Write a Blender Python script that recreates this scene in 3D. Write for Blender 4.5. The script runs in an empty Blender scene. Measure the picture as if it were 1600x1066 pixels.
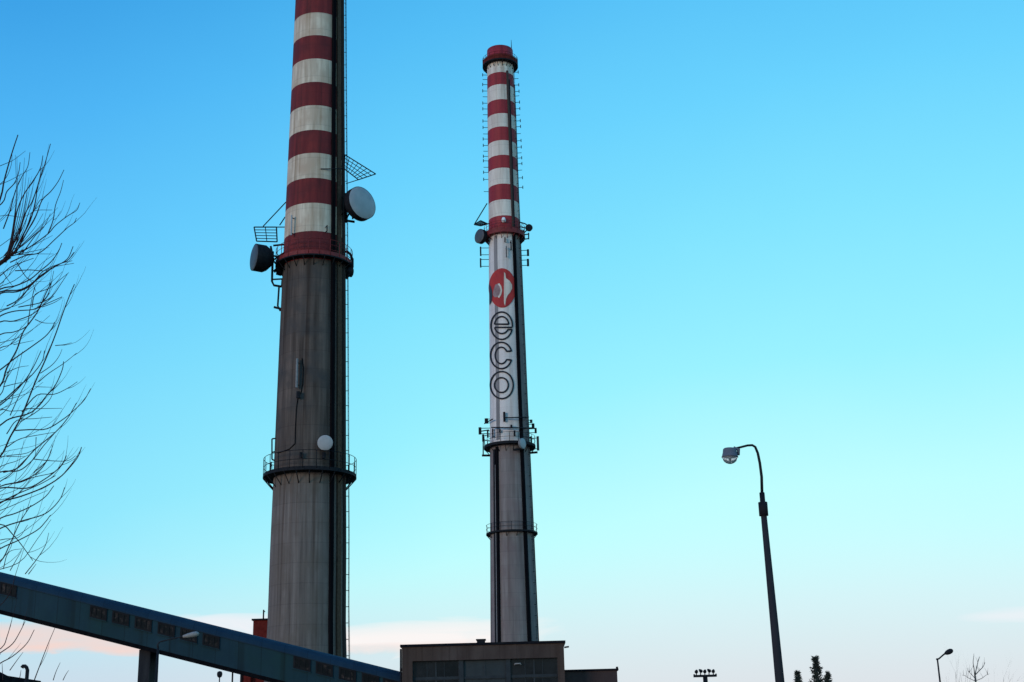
import bpy, math, random
from math import sin, cos, tan, pi, atan2, sqrt, radians
from mathutils import Vector, Matrix
random.seed(7)
scene = bpy.context.scene
COL = scene.collection

# ------------------------------------------------------------------ camera
F, CX, CY = 2090.0, 800.0, 533.0          # focal length and centre, in pixels of the 1600 px wide photograph
TH, RHO = math.atan(F / 6733.0), math.atan(175.0 / 6733.0)
EYE = Vector((0, 0, 1.6))
fwd = Vector((0, cos(TH), sin(TH)))
r0, u0 = Vector((1, 0, 0)), Vector((0, -sin(TH), cos(TH)))
RT = cos(RHO) * r0 - sin(RHO) * u0
UP = sin(RHO) * r0 + cos(RHO) * u0
cam_d = bpy.data.cameras.new('camera')
cam = bpy.data.objects.new('camera', cam_d)
COL.objects.link(cam)
cam_d.sensor_width = 36.0
cam_d.lens = 36.0 * F / 1600.0
cam_d.clip_start, cam_d.clip_end = 0.1, 20000
m = Matrix((RT, UP, -fwd)).transposed().to_4x4()
m.translation = EYE
cam.matrix_world = m
scene.camera = cam

# ------------------------------------------------------------------ sky, sun, exposure
SUN_AZ, SUN_EL = radians(224), radians(7)      # low sun behind the camera, a little to the left
world = bpy.data.worlds.new('World')
scene.world = world
world.use_nodes = True


def build_sky():
    nt = world.node_tree
    N, L = nt.nodes, nt.links
    N.clear()
    out = N.new('ShaderNodeOutputWorld')
    bg = N.new('ShaderNodeBackground')
    bg.inputs['Strength'].default_value = 0.1
    L.new(bg.outputs[0], out.inputs[0])
    sky = N.new('ShaderNodeTexSky')
    sky.sky_type = 'NISHITA'
    sky.sun_disc = False
    sky.sun_elevation, sky.sun_rotation = SUN_EL, SUN_AZ
    sky.air_density, sky.dust_density, sky.ozone_density = 1.0, 0.6, 2.0
    tc = N.new('ShaderNodeTexCoord')
    sep = N.new('ShaderNodeSeparateXYZ')
    L.new(tc.outputs['Generated'], sep.inputs[0])

    def math_(op, a, b=None, clamp=False):
        n = N.new('ShaderNodeMath'); n.operation = op; n.use_clamp = clamp
        for i, v in enumerate((a, b)):
            if v is None: continue
            if isinstance(v, (int, float)): n.inputs[i].default_value = v
            else: L.new(v, n.inputs[i])
        return n.outputs[0]

    def mix(f, a, b):
        n = N.new('ShaderNodeMix'); n.data_type = 'RGBA'
        if isinstance(f, (int, float)): n.inputs[0].default_value = f
        else: L.new(f, n.inputs[0])
        for i, v in ((6, a), (7, b)):
            if isinstance(v, tuple): n.inputs[i].default_value = (*v, 1)
            else: L.new(v, n.inputs[i])
        return n.outputs[2]

    # the air is paler low down and towards the right-hand horizon
    sm = N.new('ShaderNodeMath'); sm.operation = 'SMOOTH_MIN'
    L.new(sep.outputs[0], sm.inputs[0]); sm.inputs[1].default_value = 0.13; sm.inputs[2].default_value = 0.22
    t = math_('SUBTRACT', sep.outputs[2], math_('MULTIPLY', sm.outputs[0], SKY_TILT))
    nh = N.new('ShaderNodeTexNoise'); nh.inputs['Scale'].default_value = 4.5; nh.inputs['Detail'].default_value = 5
    L.new(tc.outputs['Generated'], nh.inputs['Vector'])
    t = math_('ADD', t, math_('MULTIPLY', math_('SUBTRACT', nh.outputs[0], 0.5), 0.035))
    ramp = N.new('ShaderNodeValToRGB')
    L.new(math_('MULTIPLY', math_('ADD', t, 0.1), 1.0 / 0.9), ramp.inputs[0])
    el = ramp.color_ramp.elements
    while len(el) > 1: el.remove(el[-1])
    for i, (p, c) in enumerate(SKY_RAMP):
        e = el[0] if i == 0 else el.new((p + 0.1) / 0.9)
        e.position = (p + 0.1) / 0.9
        e.color = (*[s2l(v) for v in c], 1)
    # greyish, faintly warm layer of haze just over the horizon
    hz = N.new('ShaderNodeMapRange'); hz.interpolation_type = 'SMOOTHSTEP'
    L.new(sep.outputs[2], hz.inputs[0])
    hz.inputs[1].default_value, hz.inputs[2].default_value = 0.155, 0.01
    hz.inputs[3].default_value, hz.inputs[4].default_value = 0.0, 0.95
    base = mix(hz.outputs[0], ramp.outputs[0], tuple(s2l(v) for v in HAZE_COL))
    lf = N.new('ShaderNodeMapRange'); lf.interpolation_type = 'SMOOTHSTEP'
    L.new(sep.outputs[0], lf.inputs[0])
    lf.inputs[1].default_value, lf.inputs[2].default_value = -0.02, -0.36
    lf.inputs[3].default_value, lf.inputs[4].default_value = 0.0, 1.0
    ml = N.new('ShaderNodeMix'); ml.data_type = 'RGBA'; ml.blend_type = 'MULTIPLY'
    L.new(lf.outputs[0], ml.inputs[0]); L.new(base, ml.inputs[6]); ml.inputs[7].default_value = (0.87, 0.90, 0.99, 1)
    base = ml.outputs[2]
    # thin clouds low over the horizon: noise on (azimuth, elevation) of the view direction
    az = math_('ARCTAN2', sep.outputs[0], sep.outputs[1])
    comb = N.new('ShaderNodeCombineXYZ')
    L.new(math_('MULTIPLY', az, 11.0), comb.inputs[0])
    L.new(math_('MULTIPLY', sep.outputs[2], 60.0), comb.inputs[1])
    comb.inputs[2].default_value = 3.7
    nz = N.new('ShaderNodeTexNoise')
    nz.inputs['Scale'].default_value = 1.0; nz.inputs['Detail'].default_value = 6; nz.inputs['Roughness'].default_value = 0.55
    nz.inputs['Distortion'].default_value = 0.6
    L.new(comb.outputs[0], nz.inputs['Vector'])
    wob = math_('MULTIPLY', math_('SUBTRACT', nz.outputs[0], 0.5), 1.0)

    def bank(a0, aw, z0, zw, s, slope=0.0):
        """one soft cloud bank, centred at azimuth a0 and height z0"""
        da = math_('DIVIDE', math_('SUBTRACT', az, a0), aw)
        zc = math_('SUBTRACT', sep.outputs[2], math_('ADD', math_('MULTIPLY', math_('SUBTRACT', az, a0), slope), z0))
        dz = math_('DIVIDE', math_('ADD', zc, math_('MULTIPLY', wob, zw * 2.6)), zw)
        d2 = math_('ADD', math_('POWER', math_('ABSOLUTE', da), 3.0), math_('POWER', math_('ABSOLUTE', dz), 2.0))
        return math_('MULTIPLY', math_('SUBTRACT', 1.0, math_('ADD', d2, math_('MULTIPLY', wob, -1.6)), clamp=True), s)

    pink = tuple(s2l(v) for v in (247, 213, 204))
    cream = tuple(s2l(v) for v in (250, 244, 243))
    white = tuple(s2l(v) for v in (240, 240, 246))
    base = mix(bank(-0.38, 0.15, 0.086, 0.013, 0.9, -0.02), base, pink)
    base = mix(bank(-0.33, 0.10, 0.079, 0.005, 0.5, -0.02), base, pink)
    base = mix(bank(-0.205, 0.055, 0.095, 0.009, 0.95, -0.05), base, white)
    base = mix(bank(-0.09, 0.13, 0.084, 0.012, 1.0, 0.04), base, cream)
    base = mix(bank(-0.10, 0.10, 0.077, 0.005, 0.35, 0.03), base, pink)
    base = mix(bank(0.365, 0.055, 0.084, 0.005, 0.6, -0.02), base, white)
    v10 = N.new('ShaderNodeVectorMath'); v10.operation = 'SCALE'
    L.new(base, v10.inputs[0]); v10.inputs[3].default_value = 10.9
    L.new(mix(0.9, sky.outputs[0], v10.outputs[0]), bg.inputs[0])


def s2l(v):
    v = v / 255.0
    return v / 12.92 if v <= 0.04045 else ((v + 0.055) / 1.055) ** 2.4


SKY_TILT = 0.26
HAZE_COL = (219, 219, 228)
SKY_RAMP = [(-0.05, (222, 250, 252)), (0.07, (208, 250, 253)), (0.15, (190, 253, 254)), (0.245, (153, 241, 254)), (0.34, (128, 227, 254)),
            (0.43, (104, 210, 254)), (0.52, (81, 189, 246)), (0.60, (60, 167, 231)), (0.78, (38, 118, 198))]
build_sky()

sd = bpy.data.lights.new('sun', 'SUN')
sd.energy, sd.angle, sd.color = 1.1, radians(16), (1.0, 0.81, 0.67)
sun = bpy.data.objects.new('sun', sd)
COL.objects.link(sun)
to_sun = Vector((sin(SUN_AZ) * cos(SUN_EL), cos(SUN_AZ) * cos(SUN_EL), sin(SUN_EL)))
sun.rotation_euler = (-to_sun).to_track_quat('-Z', 'Y').to_euler()
scene.view_settings.view_transform = 'Standard'
scene.view_settings.look = 'None'
scene.view_settings.exposure = 0.0
scene.view_settings.gamma = 1.0


# ------------------------------------------------------------------ pixel -> place helpers
def ray(px, py):
    return (fwd * F + RT * (px - CX) + UP * (CY - py)).normalized()


def W(px, py, Y):
    """the point at distance Y ahead that the photograph shows at (px, py)"""
    d = ray(px, py)
    return EYE + d * (Y / d.y)


def depth(p):
    return (Vector(p) - EYE).dot(fwd)


def proj(p):
    q = Vector(p) - EYE
    k = F / q.dot(fwd)
    return CX + q.dot(RT) * k, CY - q.dot(UP) * k


def foot(px, py, Y):
    p = W(px, py, Y)
    return Vector((p.x, p.y, 0.0)), p.z


# ------------------------------------------------------------------ mesh helpers
class MB:
    def __init__(self): self.v, self.f, self.mi, self.sm = [], [], [], []

    def quad_ring(self, a, b, n, mi=0, sm=True):
        for i in range(n):
            j = (i + 1) % n
            self.f.append((a + i, a + j, b + j, b + i)); self.mi.append(mi); self.sm.append(sm)

    def face(self, idx, mi=0, sm=False):
        self.f.append(tuple(idx)); self.mi.append(mi); self.sm.append(sm)

    def poly(self, pts, mi=0):
        b = len(self.v); self.v += [tuple(p) for p in pts]
        self.face(range(b, b + len(pts)), mi)

    def tube(self, pts, r, n=6, mi=0, cap=True):
        pts = [Vector(p) for p in pts]
        rs = r if isinstance(r, (list, tuple)) else [r] * len(pts)
        t0 = (pts[1] - pts[0]).normalized()
        ref = Vector((0, 0, 1)) if abs(t0.z) < 0.9 else Vector((1, 0, 0))
        nx = t0.cross(ref).normalized()
        prev = None
        for i, p in enumerate(pts):
            t = (pts[min(i + 1, len(pts) - 1)] - pts[max(i - 1, 0)]).normalized()
            nx = (nx - t * nx.dot(t)).normalized()
            ny = t.cross(nx)
            b = len(self.v)
            for k in range(n):
                a = 2 * pi * k / n
                self.v.append(tuple(p + (nx * cos(a) + ny * sin(a)) * rs[i]))
            if prev is not None: self.quad_ring(prev, b, n, mi)
            elif cap: self.face(list(range(b, b + n))[::-1], mi)
            prev = b
        if cap: self.face(range(prev, prev + n), mi)
        return self

    def box(self, c, ax, ay, az, mi=0):
        """box centred at c with half-axis vectors ax, ay, az"""
        c, ax, ay, az = Vector(c), Vector(ax), Vector(ay), Vector(az)
        b = len(self.v)
        for sz in (-1, 1):
            for sx, sy in ((-1, -1), (1, -1), (1, 1), (-1, 1)):
                self.v.append(tuple(c + ax * sx + ay * sy + az * sz))
        for q in ((3, 2, 1, 0), (4, 5, 6, 7), (0, 1, 5, 4), (1, 2, 6, 5), (2, 3, 7, 6), (3, 0, 4, 7)):
            self.face([b + i for i in q], mi)
        return self

    def bx(self, x0, x1, y0, y1, z0, z1, mi=0):
        return self.box(((x0 + x1) / 2, (y0 + y1) / 2, (z0 + z1) / 2), ((x1 - x0) / 2, 0, 0), (0, (y1 - y0) / 2, 0), (0, 0, (z1 - z0) / 2), mi)

    def lathe(self, prof, c=(0, 0, 0), axis=(0, 0, 1), n=32, mis=None, sm=True, cap0=False, cap1=False):
        """prof: list of (radius, distance along axis)"""
        c, ax = Vector(c), Vector(axis).normalized()
        ref = Vector((0, 0, 1)) if abs(ax.z) < 0.9 else Vector((0, -1, 0))
        ux = ax.cross(ref).normalized(); uy = ax.cross(ux)
        prev = None
        for i, (r, h) in enumerate(prof):
            b = len(self.v)
            for k in range(n):
                a = 2 * pi * k / n
                self.v.append(tuple(c + ax * h + (ux * cos(a) + uy * sin(a)) * r))
            if prev is not None: self.quad_ring(prev, b, n, mis[i - 1] if mis else 0, sm)
            elif cap0: self.face(list(range(b, b + n))[::-1])
            prev = b
        if cap1: self.face(range(prev, prev + n))
        return self

    def build(self, name, mats, parent=None, loc=None, sharp=True):
        me = bpy.data.meshes.new(name)
        off = Vector(loc) if loc is not None else Vector((0, 0, 0))
        if parent is not None and loc is None: off = parent['_o'] if isinstance(parent.get('_o'), Vector) else Vector(parent.get('_o', (0, 0, 0)))
        me.from_pydata([tuple(Vector(v) - off) for v in self.v], [], self.f)
        if not isinstance(mats, (list, tuple)): mats = [mats]
        for mt in mats: me.materials.append(mt)
        me.polygons.foreach_set('material_index', self.mi)
        me.polygons.foreach_set('use_smooth', self.sm)
        me.update()
        o = bpy.data.objects.new(name, me)
        COL.objects.link(o)
        if parent is not None:
            o.parent = parent
            o['_o'] = tuple(off)
        else:
            o.location = off
            o['_o'] = tuple(off)
        return o


def thing(name, label, cat, loc, group=None):
    o = bpy.data.objects.new(name, None)
    o.empty_display_size = 0.3
    COL.objects.link(o)
    o.location = loc
    o['_o'] = tuple(loc)
    o['label'], o['category'] = label, cat
    if group: o['group'] = group
    return o


def tag(o, label=None, cat=None, group=None, kind=None):
    if label: o['label'] = label
    if cat: o['category'] = cat
    if group: o['group'] = group
    if kind: o['kind'] = kind
    return o


# ------------------------------------------------------------------ materials
def mat(name, c1, c2=None, scale=3.0, stretch=(1, 1, 1), rough=0.75, metal=0.0, bump=0.0, c3=None, detail=6, spec=0.3, lo=0.35, hi=0.65,
        joint=None, runs=None):
    mt = bpy.data.materials.new(name); mt.use_nodes = True
    nt = mt.node_tree; N, L = nt.nodes, nt.links
    b = N['Principled BSDF']
    b.inputs['Roughness'].default_value = rough
    b.inputs['Metallic'].default_value = metal
    b.inputs['Specular IOR Level'].default_value = spec
    c2 = c2 or tuple(v * 0.8 for v in c1)
    tc = N.new('ShaderNodeTexCoord'); mp = N.new('ShaderNodeMapping')
    mp.inputs['Scale'].default_value = stretch
    L.new(tc.outputs['Object'], mp.inputs[0])
    nz = N.new('ShaderNodeTexNoise'); nz.inputs['Scale'].default_value = scale; nz.inputs['Detail'].default_value = detail
    nz.inputs['Roughness'].default_value = 0.6
    L.new(mp.outputs[0], nz.inputs['Vector'])
    rp = N.new('ShaderNodeValToRGB'); L.new(nz.outputs[0], rp.inputs[0])
    rp.color_ramp.elements[0].position, rp.color_ramp.elements[1].position = lo, hi
    rp.color_ramp.elements[0].color, rp.color_ramp.elements[1].color = (*c1, 1), (*c2, 1)
    col = rp.outputs[0]
    if c3:
        n2 = N.new('ShaderNodeTexNoise'); n2.inputs['Scale'].default_value = scale * 0.23; n2.inputs['Detail'].default_value = 4
        L.new(tc.outputs['Object'], n2.inputs['Vector'])
        r2 = N.new('ShaderNodeValToRGB'); L.new(n2.outputs[0], r2.inputs[0])
        r2.color_ramp.elements[0].position, r2.color_ramp.elements[1].position = 0.45, 0.7
        mx = N.new('ShaderNodeMix'); mx.data_type = 'RGBA'
        L.new(r2.outputs[0], mx.inputs[0]); L.new(col, mx.inputs[6]); mx.inputs[7].default_value = (*c3, 1)
        col = mx.outputs[2]
    def shade(fac, tint):
        mx = N.new('ShaderNodeMix'); mx.data_type = 'RGBA'; mx.blend_type = 'MULTIPLY'
        L.new(fac, mx.inputs[0]); L.new(col, mx.inputs[6]); mx.inputs[7].default_value = (*tint, 1)
        return mx.outputs[2]

    if runs:      # narrow vertical stains: (size, tint)
        m3 = N.new('ShaderNodeMapping'); m3.inputs['Scale'].default_value = (1, 1, 0.018); L.new(tc.outputs['Object'], m3.inputs[0])
        n3 = N.new('ShaderNodeTexNoise'); n3.inputs['Scale'].default_value = runs[0]; n3.inputs['Detail'].default_value = 3
        L.new(m3.outputs[0], n3.inputs['Vector'])
        r3 = N.new('ShaderNodeValToRGB'); L.new(n3.outputs[0], r3.inputs[0])
        r3.color_ramp.elements[0].position, r3.color_ramp.elements[1].position = 0.54, 0.68
        r3.color_ramp.elements[0].color, r3.color_ramp.elements[1].color = (0, 0, 0, 1), (1, 1, 1, 1)
        col = shade(r3.outputs[0], runs[1])
    if joint:     # casting joints or sheet seams: (axis, spacing, width, tint)
        sx = N.new('ShaderNodeSeparateXYZ'); L.new(tc.outputs['Object'], sx.inputs[0])
        d1 = N.new('ShaderNodeMath'); d1.operation = 'DIVIDE'; L.new(sx.outputs[joint[0]], d1.inputs[0]); d1.inputs[1].default_value = joint[1]
        f1 = N.new('ShaderNodeMath'); f1.operation = 'FRACT'; L.new(d1.outputs[0], f1.inputs[0])
        l1 = N.new('ShaderNodeMath'); l1.operation = 'LESS_THAN'; L.new(f1.outputs[0], l1.inputs[0]); l1.inputs[1].default_value = joint[2] / joint[1]
        col = shade(l1.outputs[0], joint[3])
        # neighbouring lifts or sheets differ a little in tone
        fl = N.new('ShaderNodeMath'); fl.operation = 'FLOOR'; L.new(d1.outputs[0], fl.inputs[0])
        wn = N.new('ShaderNodeTexWhiteNoise'); wn.noise_dimensions = '1D'; L.new(fl.outputs[0], wn.inputs['W'])
        wm = N.new('ShaderNodeMath'); wm.operation = 'MULTIPLY'; L.new(wn.outputs['Value'], wm.inputs[0]); wm.inputs[1].default_value = 0.8
        col = shade(wm.outputs[0], joint[4])
    L.new(col, b.inputs['Base Color'])
    if bump:
        bp = N.new('ShaderNodeBump'); bp.inputs['Strength'].default_value = bump; bp.inputs['Distance'].default_value = 0.1
        L.new(nz.outputs[0], bp.inputs['Height']); L.new(bp.outputs[0], b.inputs['Normal'])
    return mt


STRK = (1, 1, 0.06)
M = {}
RUN = (0.55, 0.5, 0.48)
LIFT = (2, 2.5, 0.10, (0.86, 0.86, 0.87), (0.88, 0.88, 0.88))
M['conc_dark'] = mat('sooty_concrete', (0.062, 0.048, 0.043), (0.150, 0.118, 0.105), 1.7, (1, 1, 0.035), 0.9, bump=0.3, c3=(0.078, 0.070, 0.070), spec=0.1, joint=LIFT, runs=(1.5, RUN))
M['conc_low'] = mat('weathered_concrete', (0.120, 0.100, 0.094), (0.225, 0.190, 0.177), 1.7, (1, 1, 0.035), 0.9, bump=0.3, c3=(0.160, 0.132, 0.118), spec=0.1, joint=LIFT, runs=(1.3, (0.68, 0.62, 0.60)))
M['red'] = mat('red_band_paint', (0.140, 0.014, 0.018), (0.225, 0.028, 0.028), 1.4, STRK, 0.75, c3=(0.115, 0.016, 0.020), joint=LIFT, runs=(1.5, (0.6, 0.7, 0.7)))
M['white'] = mat('white_band_paint', (0.40, 0.31, 0.23), (0.80, 0.69, 0.56), 1.5, (1, 1, 0.10), 0.8, c3=(0.55, 0.42, 0.32), lo=0.28, joint=LIFT, runs=(1.5, (0.72, 0.66, 0.60)))
M['conc2'] = mat('grey_concrete', (0.175, 0.148, 0.148), (0.275, 0.240, 0.238), 1.2, STRK, 0.9, bump=0.2, c3=(0.215, 0.168, 0.172), spec=0.1, joint=LIFT, runs=(1.0, (0.75, 0.70, 0.68)))
M['red2'] = mat('fresh_red_band_paint', (0.27, 0.018, 0.030), (0.38, 0.034, 0.040), 1.0, STRK, 0.6, joint=LIFT, runs=(1.2, (0.65, 0.7, 0.7)))
M['white2'] = mat('fresh_white_band_paint', (0.62, 0.53, 0.47), (0.86, 0.78, 0.70), 1.1, (1, 1, 0.1), 0.65, joint=LIFT, runs=(1.2, (0.75, 0.70, 0.66)))
M['logo_white'] = mat('white_sign_paint', (0.62, 0.57, 0.56), (0.78, 0.72, 0.71), 1.0, (1, 1, 0.08), 0.6, joint=(2, 2.5, 0.06, (0.85, 0.85, 0.86), (0.92, 0.92, 0.92)), runs=(1.0, (0.80, 0.76, 0.74)))
M['dust'] = mat('dusty_cable_run', (0.055, 0.040, 0.038), (0.085, 0.062, 0.058), 2, STRK, 0.9, spec=0.05)
M['logo_red'] = mat('emblem_red_paint', (0.34, 0.022, 0.034), (0.50, 0.042, 0.036), 0.55, (1, 1, 0.5), 0.7, runs=(1.0, (0.7, 0.6, 0.6)))
M['letter'] = mat('dark_letter_paint', (0.012, 0.014, 0.022), (0.02, 0.022, 0.03), 2)
M['steel_dark'] = mat('dark_steel', (0.008, 0.010, 0.015), (0.02, 0.02, 0.025), 2.5, rough=0.7, spec=0.1)
M['steel_red'] = mat('red_steel', (0.16, 0.016, 0.02), (0.23, 0.03, 0.03), 2.0, rough=0.6)
M['steel_rust_red'] = mat('rusty_red_steel', (0.09, 0.012, 0.012), (0.15, 0.025, 0.02), 1.5, rough=0.8, spec=0.1)
M['tray'] = mat('black_cable_bundle', (0.003, 0.003, 0.005), (0.008, 0.007, 0.009), 3, STRK, 0.9, spec=0.05)
M['rust'] = mat('rusty_steel', (0.075, 0.042, 0.030), (0.115, 0.070, 0.048), 3, rough=0.9, spec=0.1)  # brown with the shade of the shaft's right side put in
M['dish'] = mat('pale_radome', (0.33, 0.34, 0.37), (0.41, 0.42, 0.45), 0.8, rough=0.5)
M['dish_dark'] = mat('grey_radome', (0.06, 0.07, 0.085), (0.09, 0.10, 0.115), 0.8, rough=0.5)
M['sign_grey'] = mat('greyed_sign_paint', (0.20, 0.19, 0.20), (0.28, 0.26, 0.27), 1.0, (1, 1, 0.1), 0.8)  # white sign paint with shade put into its grey
M['panel'] = mat('grey_antenna_plastic', (0.17, 0.175, 0.19), (0.23, 0.235, 0.25), 2, rough=0.6)
M['gal_wall'] = mat('blue_sheet_wall', (0.009, 0.034, 0.054), (0.015, 0.046, 0.066), 0.9, (1, 1, 0.4), 0.7, c3=(0.011, 0.044, 0.050), spec=0.15, joint=(0, 1.62, 0.05, (0.6, 0.6, 0.6), (0.75, 0.78, 0.8)), runs=(1.4, (0.75, 0.7, 0.66)))
M['gal_roof'] = mat('blue_sheet_roof', (0.011, 0.031, 0.056), (0.017, 0.041, 0.068), 0.9, (1, 1, 0.4), 0.7, spec=0.12, joint=(0, 1.62, 0.04, (0.7, 0.7, 0.7), (0.82, 0.84, 0.86)))
M['gal_frame'] = mat('dark_window_frame', (0.010, 0.010, 0.013), (0.018, 0.016, 0.018), 2, spec=0.1)
M['glass'] = mat('dirty_window_glass', (0.004, 0.004, 0.006), (0.085, 0.055, 0.05), 1.9, rough=0.3, spec=0.12, lo=0.5, hi=0.72)
M['glass_dark'] = mat('dark_window_glass', (0.005, 0.006, 0.009), (0.018, 0.018, 0.022), 0.8, rough=0.25, spec=0.15)
M['facade'] = mat('brown_grey_render', (0.066, 0.044, 0.040), (0.095, 0.068, 0.062), 1.2, (1, 1, 0.3), 0.9, c3=(0.078, 0.050, 0.042), spec=0.1, joint=(0, 1.15, 0.03, (0.75, 0.75, 0.75), (0.85, 0.85, 0.85)), runs=(1.6, (0.7, 0.66, 0.64)))
M['mullion'] = mat('grey_blue_mullion', (0.030, 0.034, 0.040), (0.042, 0.047, 0.054), 1.5, spec=0.1)
M['spandrel'] = mat('grey_blue_panel', (0.026, 0.030, 0.036), (0.040, 0.045, 0.052), 0.7, (1, 1, 0.3), 0.45, spec=0.2)
M['annex'] = mat('dark_brown_cladding', (0.055, 0.034, 0.034), (0.075, 0.05, 0.05), 0.8, (1, 1, 0.3), 0.9, spec=0.1)
M['roofing'] = mat('bitumen_roofing', (0.008, 0.008, 0.012), (0.016, 0.016, 0.02), 2, rough=1.0, spec=0.0)
M['brick'] = mat('red_brick_wall', (0.12, 0.014, 0.012), (0.17, 0.025, 0.02), 2.2, rough=0.9, spec=0.1)
M['pole'] = mat('grey_lamp_concrete', (0.022, 0.022, 0.028), (0.036, 0.035, 0.041), 3.0, (1, 1, 0.2), 0.9, spec=0.1)
M['lamp_body'] = mat('lamp_housing_grey', (0.10, 0.11, 0.15), (0.13, 0.14, 0.18), 4)
M['lamp_pale'] = mat('pale_lamp_housing', (0.24, 0.23, 0.23), (0.30, 0.285, 0.28), 4)
M['bark'] = mat('dark_bark', (0.034, 0.014, 0.018), (0.06, 0.028, 0.028), 6, spec=0.08)
M['pine'] = mat('dark_pine_needles', (0.03, 0.04, 0.036), (0.06, 0.07, 0.06), 4, spec=0.05)
M['bark_far'] = mat('greyish_bark', (0.06, 0.055, 0.05), (0.09, 0.08, 0.075), 6)
M['needle'] = mat('conifer_needles', (0.025, 0.038, 0.028), (0.05, 0.065, 0.045), 4)
M['ground'] = mat('winter_grass_and_soil', (0.05, 0.055, 0.03), (0.09, 0.075, 0.045), 0.3, rough=0.95, c3=(0.07, 0.065, 0.04))
M['asphalt'] = mat('asphalt', (0.045, 0.045, 0.048), (0.06, 0.06, 0.062), 4, rough=0.9)


def glass_bowl():
    mt = bpy.data.materials.new('lamp_glass_bowl'); mt.use_nodes = True
    b = mt.node_tree.nodes['Principled BSDF']
    b.inputs['Base Color'].default_value = (0.8, 0.85, 0.9, 1)
    b.inputs['Roughness'].default_value = 0.25
    b.inputs['Transmission Weight'].default_value = 0.75
    b.inputs['IOR'].default_value = 1.15
    return mt


M['bowl'] = glass_bowl()

# ------------------------------------------------------------------ ground
g = MB(); S = 6000; n = 24
for j in range(n + 1):
    for i in range(n + 1):
        g.v.append((-S + 2 * S * i / n, -S + 2 * S * j / n, 0))
for j in range(n):
    for i in range(n):
        a = j * (n + 1) + i
        g.face((a, a + 1, a + n + 2, a + n + 1))
tag(g.build('ground', M['ground']), kind='structure')
rd = MB(); rd.bx(-80, 120, 8, 15, -0.2, 0.004)
tag(rd.build('road', M['asphalt']), kind='structure')


def bars(name, lst, r, mt, parent, n=5):
    for pts in lst:
        mb = MB(); mb.tube(pts, r, n); mb.build(name, mt, parent)


# ------------------------------------------------------------------ chimneys
class Chimney:
    """outline read off the photo: (py, axis px, half-width px); the real shaft is a straight vertical cone"""
    def __init__(self, Y, px_mid, py_mid, outline):
        c = W(px_mid, py_mid, Y)
        self.X, self.Y = c.x, Y
        pts = []
        for py, hw in outline:
            z = self.z_axis(py)
            pts.append((z, hw * depth((self.X, Y, z)) / F))
        pts.sort()
        self.pts = pts

    def z_axis(self, py, Y=None):
        lo, hi = -50.0, 600.0
        Y = self.Y if Y is None else Y
        for _ in range(60):
            md = (lo + hi) / 2
            if proj((self.X, Y, md))[1] > py: lo = md
            else: hi = md
        return lo

    def r(self, z):
        p = self.pts
        if z <= p[0][0]: i = 0
        elif z >= p[-1][0]: i = len(p) - 2
        else: i = max(k for k in range(len(p) - 1) if p[k][0] <= z)
        a, b = p[i], p[i + 1]
        return a[1] + (b[1] - a[1]) * (z - a[0]) / (b[0] - a[0])

    def z_front(self, py):
        z = self.z_axis(py)
        for _ in range(4): z = self.z_axis(py, self.Y - self.r(z))
        return z

    def axis_px(self, py):
        return proj((self.X, self.Y, self.z_axis(py)))[0]

    def surf(self, phi, z, off=0.0):
        """point on the shaft; phi = 0 faces the viewer, +90 degrees is the right-hand side"""
        rr = self.r(z) + off
        return Vector((self.X + rr * sin(phi), self.Y - rr * cos(phi), z))

    def hit(self, px, py, off=0.0):
        d = ray(px, py)
        def g(t):
            p = EYE + d * t
            return sqrt((p.x - self.X) ** 2 + (p.y - self.Y) ** 2) - self.r(p.z) - off
        k = 1 / d.y
        t0, t1 = (self.Y - 12) * k, self.Y * k
        prev = t0; n = 60
        for i in range(1, n + 1):
            t = t0 + (t1 - t0) * i / n
            if g(t) <= 0:
                a, b = prev, t
                for _ in range(40):
                    md = (a + b) / 2
                    if g(md) > 0: a = md
                    else: b = md
                return EYE + d * a
            prev = t
        # just past the limb: slide onto it
        p = EYE + d * t1
        v = Vector((p.x - self.X, p.y - self.Y, 0)).normalized()
        rr = self.r(p.z) + off
        return Vector((self.X + v.x * rr, self.Y + v.y * rr, p.z))

    def place(self, px, py, off=0.5):
        ax, hw = self.axis_px(py), self.r(self.z_axis(py)) * F / depth((self.X, self.Y, self.z_axis(py)))
        if abs(px - ax) < hw - 1.0: return self.hit(px, py, off)
        return W(px, py, self.Y - 0.3)


def shaft(ch, root, bands, mats, bare=None, n=96):
    """bands: list of (z_low, z_high, material index), from the ground up"""
    prof, mis = [], []
    for z0, z1, mi in bands:
        k = max(1, int((z1 - z0) / 8))
        for i in range(k):
            z = z0 + (z1 - z0) * i / k
            prof.append((ch.r(z), z)); mis.append(mi)
    zt = bands[-1][1]
    prof.append((ch.r(zt), zt)); mis.append(bands[-1][2])
    prof.append((ch.r(zt) - 0.5, zt)); mis.append(bands[-1][2])
    prof.append((ch.r(zt) - 0.6, zt - 6))
    mb = MB(); mb.lathe([(r_, h - 0.0) for r_, h in prof], (ch.X, ch.Y, 0), n=n, mis=mis)
    if bare:      # (band material, angle, material): the paint stops at the cable run, bare concrete beyond it
        for i, f in enumerate(mb.f):
            if mb.mi[i] == bare[0]:
                x = sum(mb.v[k][0] for k in f) / 4 - ch.X; y = sum(mb.v[k][1] for k in f) / 4 - ch.Y
                if atan2(x, -y) > bare[1]: mb.mi[i] = bare[2]
    return mb.build('shaft', mats, root)


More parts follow.
